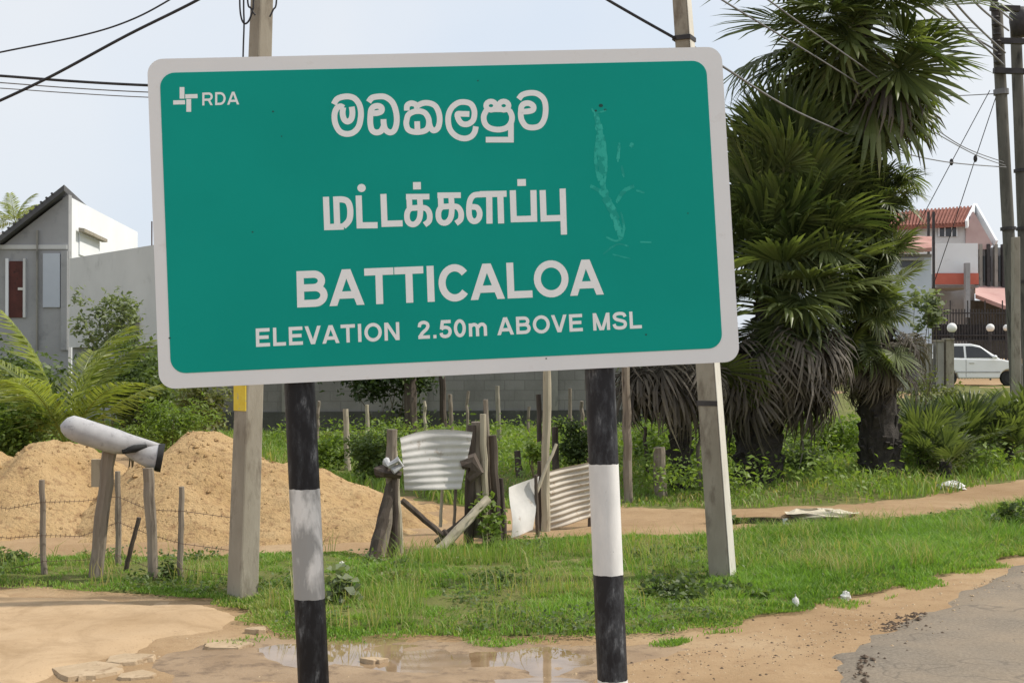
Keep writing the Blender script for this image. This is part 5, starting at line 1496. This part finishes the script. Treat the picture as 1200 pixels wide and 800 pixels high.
for i, (az, el, sc) in enumerate(((15, 74, 0.98), (168, 70, 1.05), (195, 56, 1.05), (80, 78, 0.85), (-30, 62, 0.9), (-5, 48, 0.8), (150, 46, 0.95), (250, 64, 0.9), (215, 80, 1.05), (340, 82, 1.0))):
    put(PIN[i % 3], 'frond', coc, (cb.x, cb.y, 0.50), math.radians(az), math.radians(el - 2), 0.3 * math.sin(i * 3), sc * 0.76)
fb = at(17, 420, 75)
fco = empty('coconut_palm', (fb.x, fb.y, 0.1), 'distant coconut palm crown showing above the grey house roof', 'palm tree')
tp_ = at(18, 262, 75)
stick(Vector((fb.x, fb.y, 0)), tp_, 0.22, 0.14, 'trunk', 'bark', fco)
for i in range(14):
    put(PIN[i % 3], 'frond', fco, tp_, i * 2.4, math.radians(75 - i * 7), 0.2, 1.05)

# leafy shrubs: leaves gathered in clumps round a few stems
def leaves_np(centers, spread, n_, size, seed, up=0.4, aspect=0.5):
    r = np.random.default_rng(seed)
    c_ = centers[r.integers(0, len(centers), n_)]
    p_ = c_ + r.normal(0, 1, (n_, 3)) * spread
    d_ = r.normal(0, 1, (n_, 3)); d_[:, 2] = d_[:, 2] * 0.6 - 0.1
    d_ /= np.linalg.norm(d_, axis=1, keepdims=True)
    nn = r.normal(0, 1, (n_, 3)); nn[:, 2] = np.abs(nn[:, 2]) + up
    s_ = np.cross(d_, nn); s_ /= np.linalg.norm(s_, axis=1, keepdims=True) + 1e-9
    L_ = size * r.uniform(0.6, 1.35, (n_, 1)); Wd = L_ * aspect * 0.5
    nrm = np.cross(s_, d_)
    v_ = np.stack([p_, p_ + d_ * L_ * 0.5 - s_ * Wd + nrm * L_ * 0.06, p_ + d_ * L_ - nrm * L_ * 0.10, p_ + d_ * L_ * 0.5 + s_ * Wd + nrm * L_ * 0.06], 1).reshape(-1, 3)
    f_ = (np.arange(n_)[:, None] * 4 + np.array([0, 1, 2, 3])[None])
    t_ = np.repeat(np.clip(r.normal(0.45, 0.22, n_), 0, 1), 4)
    return v_, f_, t_

def shrub(name, label, cat, c, rad, n_, size, mat, seed, clumps=26, shell=0.45, stems=5, aspect=0.5, group=None, foot=None, spread=0.16):
    r = np.random.default_rng(seed)
    c = Vector(c); o = empty(name, (c.x, c.y, 0), label, cat, group)
    u = r.normal(0, 1, (clumps, 3)); u /= np.linalg.norm(u, axis=1, keepdims=True)
    rr_ = shell + (1 - shell) * r.random((clumps, 1)); rr_[: clumps // 4] *= 0.6
    cen = np.array(c) + u * rr_ * np.array(rad) * r.uniform(0.75, 1.15, (clumps, 1))
    cen[:, 2] = np.maximum(cen[:, 2], 0.04)
    v_, f_, t_ = leaves_np(cen, np.array(rad) * spread, n_, size, seed + 1, aspect=aspect)
    v_[:, 2] = np.maximum(v_[:, 2], 0.005)
    cl = np_mesh('foliage', v_, [f_], mat, o, tint=t_); 
    mb = MB(); rs = random.Random(seed)
    for i in range(stems):
        e_ = Vector(cen[rs.randrange(clumps)]); f0 = Vector((c.x + rs.uniform(-0.15, 0.15) * rad[0], c.y + rs.uniform(-0.15, 0.15), -0.02))
        mb.tube(stick_pts(f0, e_, 0.04, 5, rs), [max(0.006, 0.016 * rad[2]), max(0.005, 0.013 * rad[2]), max(0.004, 0.011 * rad[2]), 0.006, 0.005, 0.004], 5)
    mb.build('stem', M['stem'], o)
    return o

def pxshrub(name, label, cat, x0, x1, y0, y1, d, n_, size, mat, seed, **kw):
    a_, b_ = at(x0, y1, d), at(x1, y0, d)
    c_ = (a_ + b_) / 2; rx, rz = (b_.x - a_.x) / 2, (b_.z - a_.z) / 2
    return shrub(name, label, cat, c_, (rx, kw.pop('ry', min(rx, 1.0)), rz), n_, size, M[mat], seed, **kw)

pxshrub('shrub', 'airy pale shrub before the pale grey building', 'shrub', 75, 182, 315, 440, 21.5, 1500, 0.10, 'leaf_pale', 201, clumps=24, spread=0.10, shell=0.35)
pxshrub('shrub', 'dense green bush behind the pipe letter box', 'shrub', 105, 215, 395, 520, 16.5, 5200, 0.085, 'leaf_mid', 202, clumps=34)
pxshrub('shrub', 'yellowish weeds between the bush and the second sand heap', 'shrub', 150, 255, 470, 530, 15.0, 3000, 0.06, 'leaf_lime', 203, clumps=30, aspect=0.35)
pxshrub('shrub', 'bright green low bush at the left edge behind the sand', 'shrub', -40, 62, 470, 560, 14.0, 4200, 0.07, 'leaf_lime', 204, clumps=30)
pxshrub('shrub', 'grey green bush behind the young coconut palm', 'shrub', -60, 110, 395, 540, 17.5, 5600, 0.09, 'leaf_mid', 205, clumps=36)
pxshrub('shrub', 'thin shrub under the lower left sign corner', 'shrub', 190, 275, 440, 520, 19.0, 2000, 0.08, 'leaf_olive', 206, clumps=24)
pxshrub('shrub', 'dark overhanging foliage under the sign before the wall', 'shrub', 385, 520, 395, 480, 23.0, 4200, 0.11, 'leaf_dark', 207, clumps=34, stems=7)
pxshrub('shrub', 'green weedy bush behind the gate left post', 'shrub', 400, 470, 494, 570, 15.5, 2600, 0.06, 'leaf_mid', 208)
pxshrub('shrub', 'low lime weeds right of the left striped post', 'shrub', 362, 410, 505, 560, 17.0, 1300, 0.07, 'leaf_lime', 209)
pxshrub('shrub', 'lime green bush between the right striped post and concrete pole', 'shrub', 728, 832, 488, 590, 17.6, 4200, 0.075, 'leaf_lime', 210, clumps=30)
pxshrub('shrub', 'lime green bush left of the thick palm trunk', 'shrub', 838, 880, 470, 580, 18.5, 1800, 0.07, 'leaf_lime', 211)
pxshrub('shrub', 'green bush between the two dark palm trunks', 'shrub', 908, 1016, 474, 580, 19.0, 5200, 0.075, 'leaf_lime', 212, clumps=34)
pxshrub('shrub', 'dark low weeds at the foot of the thick palm', 'shrub', 905, 980, 520, 574, 16.6, 2200, 0.06, 'leaf_mid', 213)
pxshrub('shrub', 'pale olive hedge behind the young fan palms', 'hedge', 1040, 1150, 446, 540, 20.5, 5600, 0.08, 'leaf_olive', 214, clumps=44, ry=1.0)
pxshrub('shrub', 'olive hedge below the pole pair', 'hedge', 1140, 1240, 458, 545, 21.0, 4600, 0.08, 'leaf_olive', 215, clumps=40, ry=1.0)
pxshrub('shrub', 'dry brownish undergrowth right of the leaning palm trunk', 'shrub', 1050, 1150, 510, 572, 16.4, 2600, 0.055, 'leaf_olive', 216, clumps=30)
pxshrub('shrub', 'weeds beside the right iron panel in the field', 'shrub', 655, 700, 490, 550, 16.0, 1400, 0.06, 'leaf_mid', 217)
pxshrub('sapling', 'round leaved branchy sapling against the pale blue building', 'tree', 1062, 1112, 335, 395, 19.5, 380, 0.095, 'leaf_pale', 218, clumps=16, stems=6, aspect=0.8)
pxshrub('weed', 'leafy creeper climbing the gate right posts', 'weed', 546, 602, 572, 640, 10.2, 300, 0.05, 'leaf_lime', 219, clumps=16, aspect=0.7)
pxshrub('weed', 'dark leafy weeds at the foot of the right concrete pole', 'weed', 752, 842, 678, 735, 8.15, 1700, 0.042, 'leaf_mid', 220, clumps=30, aspect=0.6)
pxshrub('weed', 'broad leaved green weeds right of the concrete pole foot', 'weed', 812, 900, 690, 728, 8.3, 800, 0.05, 'leaf_mid', 221, clumps=16, aspect=0.7)
pxshrub('weed', 'broad leaved pale weed right of the left striped post', 'weed', 382, 424, 650, 742, 7.9, 110, 0.075, 'leaf_pale', 222, clumps=12, aspect=0.7)
pxshrub('weed', 'dark tuft between the letter box stake and the thin stake', 'weed', 186, 212, 646, 694, 8.7, 420, 0.035, 'leaf_mid', 223, clumps=12)
pxshrub('weed', 'dark weeds at the left edge under the wire fence', 'weed', -20, 40, 640, 672, 9.2, 800, 0.035, 'leaf_mid', 224, clumps=16)
pxshrub('weed', 'dark weeds low in the middle of the right grass', 'weed', 895, 975, 640, 668, 9.6, 800, 0.04, 'leaf_mid', 225, clumps=18)
pxshrub('weed', 'rough weeds at the right frame edge in the grass', 'weed', 1150, 1215, 590, 652, 11.2, 1000, 0.06, 'leaf_mid', 226, clumps=18)
pxshrub('weed', 'small lime weed beside the tall thin pole', 'weed', 615, 640, 512, 545, 13.5, 260, 0.07, 'leaf_lime', 227, clumps=8)
pxshrub('weed', 'low weeds along the edge of the dark pool', 'weed', 836, 866, 606, 630, 11.8, 260, 0.05, 'leaf_mid', 228, clumps=12)
pxshrub('weed', 'low brown green weeds before the gate', 'weed', 420, 520, 672, 700, 8.6, 800, 0.035, 'leaf_olive', 229, clumps=24)
# tree trunks standing by the wall
for (x0, y0, x1, y1, d, w, lb_) in ((482, 512, 478, 380, 22.5, 16, 'dark tree trunk before the boundary wall above the tin sheet'), (520, 508, 516, 385, 22.8, 8, 'slim grey tree trunk right of the dark one before the wall')):
    g_ = at(x0, y0, d)
    o = px_stick(x0, y0, x1, y1, d, w, 'tree_trunk', 'wood_dark', None, origin=(g_.x, g_.y, 0)); tag(o, lb_, 'tree trunk')

# ------------------------------------------------------------------ grass blades
def blades(poly, n_, h0, h1, w, seed, sdmin=0.02, hm=None, dens=None, base=0.0, lean=0.95):
    r = np.random.default_rng(seed)
    lo, hi = poly.min(0), poly.max(0)
    out = []
    tot = 0
    while tot < n_:
        q = r.uniform(lo, hi, (n_ * 2, 2))
        k = (np.abs(q[:, 0]) < 0.43 * q[:, 1] + 0.6) & (q[:, 1] < 27)
        q = q[k]
        k = sdist(poly, q[:, 0], q[:, 1]) + 0.07 * wav(q[:, 0], q[:, 1], 5, seed) > sdmin
        if dens is not None: k &= r.random(len(q)) < dens(q[:, 0], q[:, 1])
        out.append(q[k]); tot += k.sum()
    q = np.concatenate(out)[:n_]
    x, y = q[:, 0], q[:, 1]
    z = hgt(x, y) + base
    h = r.uniform(h0, h1, n_) * (hm(x, y) if hm is not None else 1.0)
    a = r.uniform(0, 2 * np.pi, n_); ln = r.uniform(0.15, lean, n_) * h
    b_ = r.uniform(0, 2 * np.pi, n_)
    dx, dy = np.cos(a), np.sin(a); sx, sy = np.cos(b_) * w / 2, np.sin(b_) * w / 2
    P0 = np.stack([x - sx, y - sy, z], 1); P1 = np.stack([x + sx, y + sy, z], 1)
    mx_, my_, mz_ = x + dx * ln * 0.35, y + dy * ln * 0.35, z + h * 0.6
    P2 = np.stack([mx_ + sx * 0.8, my_ + sy * 0.8, mz_], 1); P3 = np.stack([mx_ - sx * 0.8, my_ - sy * 0.8, mz_], 1)
    P4 = np.stack([x + dx * ln, y + dy * ln, z + h * r.uniform(0.8, 1.0, n_)], 1)
    V_ = np.stack([P0, P1, P2, P3, P4], 1).reshape(-1, 3)
    i5 = np.arange(n_)[:, None] * 5
    tint = np.clip(0.42 + 0.26 * wav(x, y, 1.6, seed + 3) + r.normal(0, 0.20, n_), 0, 1)
    dry = r.random(n_) < np.clip(0.06 + 0.28 * wav(x, y, 1.9, seed + 5), 0.03, 0.6)
    tint = np.where(dry, 1.0, tint)
    return V_, [i5 + np.array([0, 1, 2, 3]), i5 + np.array([3, 2, 4])], np.repeat(tint, 5)

def tall(x, y):           # rank growth on the right of the verge
    s_ = np.clip((x - 1.2) / 1.0, 0, 1) * np.clip((y - 7.6) / 1.2, 0, 1)
    return 0.70 + 0.30 * wav(x, y, 2.4, 61) + 0.40 * np.clip(wav(x, y, 13, 67), -0.5, 1.2) + 1.5 * s_ * (0.65 + 0.35 * wav(x, y, 1.5, 62))
V_, F_, T_ = blades(P_VERGE, 190000, 0.032, 0.08, 0.0075, 301, hm=lambda x, y: np.clip(tall(x, y), 0.4, 3) * np.clip(0.3 + sdist(P_VERGE, x, y) / 0.35, 0.3, 1), base=0.02,
                    dens=lambda x, y: np.clip(0.80 + 0.6 * wav(x, y, 1.7, 63), 0.22, 1))
tag(np_mesh('grass', V_, F_, M['grass'], tint=T_), 'short green grass covering the roadside verge', 'grass', kind='stuff')
V_, F_, T_ = blades(P_FIELD[2:], 1, 0.1, 0.2, 0.01, 302) if False else blades(P_FIELD, 90000, 0.06, 0.20, 0.016, 302, sdmin=-0.1, base=0.01,
                    hm=lambda x, y: np.clip(0.8 + 0.6 * wav(x, y, 0.9, 64), 0.25, 2), dens=lambda x, y: np.clip(0.75 + 0.5 * wav(x, y, 0.8, 65), 0.1, 1))
tag(np_mesh('field_grass', V_, F_, M['grass_dark'], tint=T_), 'rank green grass in the field behind the dirt track', 'grass', kind='stuff')
# low broad leaved weeds creeping through the verge
rw = np.random.default_rng(77)
q_ = rw.uniform(P_VERGE.min(0), P_VERGE.max(0), (9000, 2))
k_ = (sdist(P_VERGE, q_[:, 0], q_[:, 1]) > 0.05) & (np.abs(q_[:, 0]) < 0.43 * q_[:, 1] + 0.4) & (wav(q_[:, 0], q_[:, 1], 2.2, 71) > 0.25)
q_ = q_[k_][:420]
cen_ = np.stack([q_[:, 0], q_[:, 1], hgt(q_[:, 0], q_[:, 1]) + 0.06], 1)
V_, F_, T_ = leaves_np(cen_, np.array([0.07, 0.07, 0.022]), 9000, 0.032, 78, up=1.2, aspect=0.6)
tag(np_mesh('ground_weeds', V_, [F_], M['leaf_mid'], tint=T_), 'small broad leaved weeds creeping through the verge grass', 'weeds', kind='stuff')
V_, F_, T_ = blades(P_VERGE, 5000, 0.12, 0.26, 0.005, 305, base=0.02, sdmin=0.15, dens=lambda x, y: np.clip(wav(x, y, 3.1, 72) - 0.15, 0, 1), lean=0.7)
tag(np_mesh('seed_stalks', V_, F_, M['grass_dark'], tint=np.clip(T_ + 0.35, 0, 1)), 'thin dry seed stalks standing above the verge grass', 'grass', kind='stuff')
# scattered tufts on the dirt edges
V_, F_, T_ = blades(G2([(200, 756), (760, 760), (1000, 715), (1215, 662), (1215, 645), (1000, 695), (740, 745), (280, 728)]), 5000, 0.012, 0.035, 0.007, 303, base=0.0, dens=lambda x, y: np.clip(wav(x, y, 5, 66) - 0.1, 0, 1))
tag(np_mesh('edge_grass', V_, F_, M['grass'], tint=T_), 'sparse grass tufts straggling onto the dirt shoulder', 'grass', kind='stuff')

# ------------------------------------------------------------------ rubble, litter, crumbs
M['litter'] = stain_mat('dirty_white_plastic', (0.62, 0.62, 0.58), (0.75, 0.75, 0.72), 20, (0.45, 0.42, 0.36), 40, rough=0.6, bs=0)
M['sack'] = stain_mat('pale_dirty_sacking', (0.50, 0.45, 0.34), (0.62, 0.57, 0.45), 8, (0.36, 0.31, 0.22), 14, rough=0.9, bs=0.5)
M['slab'] = stain_mat('broken_mortar_slab', (0.36, 0.265, 0.165), (0.47, 0.36, 0.24), 6, (0.27, 0.19, 0.115), 14, rough=0.93, bs=0.5)
M['crumb'] = stain_mat('broken_bitumen', (0.065, 0.045, 0.032), (0.13, 0.092, 0.062), 20, None, rough=0.9, bs=0.5)
def chunk(name, label, cat, px, py, w, dep, h, mat, seed, n_=9, z=None, group=None, tilt=0.0):
    r = random.Random(seed); c_ = gp(px, py); z0 = float(hgt(c_.x, c_.y)) if z is None else z
    ang = sorted(r.uniform(0, 6.283) for _ in range(n_))
    ol = [(math.cos(a) * w / 2 * r.uniform(0.75, 1.1), math.sin(a) * dep / 2 * r.uniform(0.75, 1.1)) for a in ang]
    mb = MB(); k = len(ol)
    up = [Vector((c_.x + x * 0.93, c_.y + y * 0.93, z0 + h * r.uniform(0.85, 1.1) + tilt * x)) for x, y in ol]
    mb.add([Vector((c_.x + x, c_.y + y, z0 - 0.02)) for x, y in ol] + up + [Vector((c_.x, c_.y, z0 + h))],
           [(i, (i + 1) % k, k + (i + 1) % k, k + i) for i in range(k)] + [(k + i, k + (i + 1) % k, 2 * k) for i in range(k)])
    o = mb.build(name, M[mat], None, bevel=min(h, 0.02) * 0.3, origin=(c_.x, c_.y, z0)); tag(o, label, cat, group)
    return o
def lump(name, label, cat, px, py, w, dep, h, mat, seed):
    """crumpled soft thing lying on the ground"""
    r = random.Random(seed); c_ = gp(px, py); z0 = float(hgt(c_.x, c_.y))
    mb = MB(); mb.sphere((c_.x, c_.y, z0 + h * 0.35), 0.5, 13, 8, (w, dep, h))
    mb.v = [(x + r.uniform(-0.09, 0.09) * w, y + r.uniform(-0.09, 0.09) * dep, max(z0 - 0.01, z + r.uniform(-0.22, 0.22) * h)) for x, y, z in mb.v]
    o = mb.build(name, M[mat], None, origin=(c_.x, c_.y, z0)); return tag(o, label, cat)
chunk('broken_slab', 'largest flat broken slab at the lower left of the mud', 'slab', 102, 786, 0.36, 0.36, 0.016, 'slab', 1, 18)
chunk('broken_slab', 'broken slab on the driveway edge, tilted, at lower left', 'slab', 150, 773, 0.28, 0.24, 0.018, 'slab', 2, 16, tilt=0.05)
chunk('broken_slab', 'thin pale slab at the near left of the puddle', 'slab', 268, 757, 0.30, 0.22, 0.014, 'slab', 3, 16)
chunk('broken_slab', 'small pale slab at the grass corner above the puddle', 'slab', 300, 742, 0.15, 0.10, 0.03, 'slab', 4, 12)
chunk('broken_slab', 'flat broken slab at the bottom edge below the tilted one', 'slab', 160, 792, 0.22, 0.18, 0.012, 'slab', 5, 15)
chunk('stone', 'pale stone lying in the puddle right of the left striped post', 'stone', 438, 774, 0.16, 0.11, 0.045, 'slab', 6)
chunk('stone', 'pale stone on the grass before the fallen rail', 'stone', 535, 661, 0.085, 0.07, 0.05, 'litter', 7)
lump('sack', 'flat pale sack lying beside the dark pool on the track', 'sack', 962, 604, 0.66, 0.40, 0.085, 'sack', 8)
lump('litter', 'white scrap in the grass right of the left striped post', 'litter', 400, 668, 0.055, 0.05, 0.07, 'litter', 9)
lump('litter', 'white plastic cup in the grass right of the concrete pole', 'litter', 932, 712, 0.045, 0.045, 0.10, 'litter', 10)
lump('litter', 'pale scrap in the grass near the road right of the cup', 'litter', 991, 702, 0.07, 0.05, 0.06, 'litter', 11)
lump('litter', 'grey white scrap among the rank grass above the cup', 'litter', 970, 686, 0.09, 0.05, 0.10, 'litter', 12)
lump('litter', 'white bags heaped below the young fan palms', 'litter', 1115, 573, 0.34, 0.2, 0.10, 'litter', 13)
lump('litter', 'white scrap on the grass below the corrugated panel', 'litter', 638, 645, 0.05, 0.04, 0.06, 'litter', 14)
lump('litter', 'pale scrap in the field seen below the tin sheet', 'litter', 505, 572, 0.26, 0.12, 0.12, 'litter', 15)
# crumbs of bitumen along the broken road edge and pebbles on the shoulder
def crumbs(name, label, path, n_, spread, s0, s1, mat, seed):
    r = random.Random(seed); mb = MB()
    P_ = [gp(*p) for p in path]
    for i in range(n_):
        t = r.random() * (len(P_) - 1); k = int(t); p_ = P_[k].lerp(P_[k + 1], t - k) + Vector((r.gauss(0, spread), r.gauss(0, spread), 0))
        s_ = r.uniform(s0, s1) * (0.5 + r.random() ** 2); z_ = float(hgt(p_.x, p_.y)) + (0.022 if sdist(P_ROAD, np.array([p_.x]), np.array([p_.y]))[0] > 0 else 0.0)
        vs = [Vector((r.uniform(0.6, 1) * a * s_, r.uniform(0.6, 1) * b * s_, c * s_ * 0.5)) for a, b, c in ((1, 0, 0), (0, 1, 0), (-1, 0, 0), (0, -1, 0), (0, 0, 1), (0, 0, -0.6))]
        mb.add([v + p_ + Vector((0, 0, z_)) for v in vs], [(0, 1, 4), (1, 2, 4), (2, 3, 4), (3, 0, 4), (1, 0, 5), (2, 1, 5), (3, 2, 5), (0, 3, 5)])
    o = mb.build(name, M[mat]); return tag(o, label, 'rubble', kind='stuff')
crumbs('bitumen_crumbs', 'dark broken bitumen along the road edge', [(1072, 718), (1055, 728), (1036, 738)], 110, 0.035, 0.008, 0.026, 'crumb', 1)
crumbs('bitumen_crumbs', 'dark crumbs of bitumen at the bottom road edge', [(1022, 775), (1000, 788), (1012, 800)], 70, 0.035, 0.006, 0.02, 'crumb', 2)
crumbs('pebbles', 'small pebbles scattered over the dirt shoulder', [(300, 790), (600, 800), (820, 770), (960, 745), (1080, 705), (1190, 670)], 900, 0.22, 0.004, 0.014, 'slab', 3)
crumbs('pebbles', 'dark grit along the dirt shoulder', [(740, 790), (860, 770), (980, 740), (1040, 720)], 420, 0.25, 0.004, 0.012, 'crumb', 4)
crumbs('pebbles', 'small stones scattered over the pale driveway', [(20, 720), (120, 730), (200, 735), (80, 760), (20, 780)], 260, 0.30, 0.004, 0.013, 'slab', 6)
# clods lying on the sand
def clods(tops, zf, n_, seed, label):
    r = np.random.default_rng(seed); mb = MB()
    for i in range(n_):
        t = tops[r.integers(len(tops))]; a = r.uniform(math.pi * 0.9, math.pi * 2.1); q = r.uniform(0.15, 1.15) ** 0.8
        x = t[0] + math.cos(a) * t[3] * q; y = t[1] + math.sin(a) * t[4] * q
        z = float(zf(np.array([x]), np.array([y]))[0]); z = max(z, float(hgt(x, y)))
        s_ = r.uniform(0.008, 0.02) * (0.6 + 1.6 * r.random() ** 4)
        vs = [Vector((r.uniform(0.6, 1.1) * p * s_ + x, r.uniform(0.6, 1.1) * b * s_ + y, c * s_ * 0.8 + z)) for p, b, c in ((1, 0, 0), (0, 1, 0), (-1, 0, 0), (0, -1, 0), (0, 0, 1), (0, 0, -0.8))]
        mb.add(vs, [(0, 1, 4), (1, 2, 4), (2, 3, 4), (3, 0, 4), (1, 0, 5), (2, 1, 5), (3, 2, 5), (0, 3, 5)])
    tag(mb.build('sand_clods', M['sand']), label, 'rubble', kind='stuff')
clods(*HEAPS[0], 420, 51, 'clods of damp sand on the left heap')
clods(*HEAPS[1], 620, 52, 'clods of damp sand on the larger heap')
# tangled low weeds and dry stalks in the field
P_WEEDY = G2([(340, 548), (420, 590), (520, 588), (600, 592), (690, 588), (860, 590), (1000, 588), (1150, 565), (1230, 545), (1200, 512), (700, 512), (330, 514)])
rw = np.random.default_rng(87)
q_ = rw.uniform(P_WEEDY.min(0), P_WEEDY.max(0), (6000, 2))
q_ = q_[(sdist(P_WEEDY, q_[:, 0], q_[:, 1]) > 0) & (wav(q_[:, 0], q_[:, 1], 1.3, 81) > -0.1)][:520]
cen_ = np.stack([q_[:, 0], q_[:, 1], hgt(q_[:, 0], q_[:, 1]) + rw.uniform(0.08, 0.38, len(q_))], 1)
V_, F_, T_ = leaves_np(cen_, np.array([0.14, 0.14, 0.09]), 17000, 0.07, 88, up=0.6, aspect=0.5)
V_[:, 2] = np.maximum(V_[:, 2], 0.01)
tag(np_mesh('field_weeds', V_, [F_], M['leaf_lime'], tint=T_), 'tangled low weeds growing all over the field', 'weeds', kind='stuff')
for (x0, y0, x1, y1, w, mt, lb_) in (
        (372, 530, 374, 470, 4, 'wood_grey', 'thin leaning stake just right of the left striped post'),
        (500, 524, 497, 470, 4, 'wood_pale', 'thin pale stake showing over the middle of the tin sheet'),
        (545, 530, 549, 458, 4, 'wood_grey', 'thin stake leaning right above the gate right posts'),
        (618, 528, 620, 476, 4, 'wood_grey', 'thin grey stake left of the tall pole in the field'),
        (684, 540, 682, 470, 5, 'wood_grey', 'grey stake against the left side of the right striped post'),
        (758, 560, 756, 500, 5, 'wood_dark', 'dark stake left of the thick grey stump'),
        (818, 572, 820, 496, 5, 'wood_grey', 'thin grey stake left of the right concrete pole')):
    d = 2400 / (y0 - 410); g_ = at(x0, y0, d)
    tag(px_stick(x0, y0, x1, y1, d, w, 'stake', mt, None, origin=(g_.x, g_.y, 0), bend=0.02), lb_, 'stake')
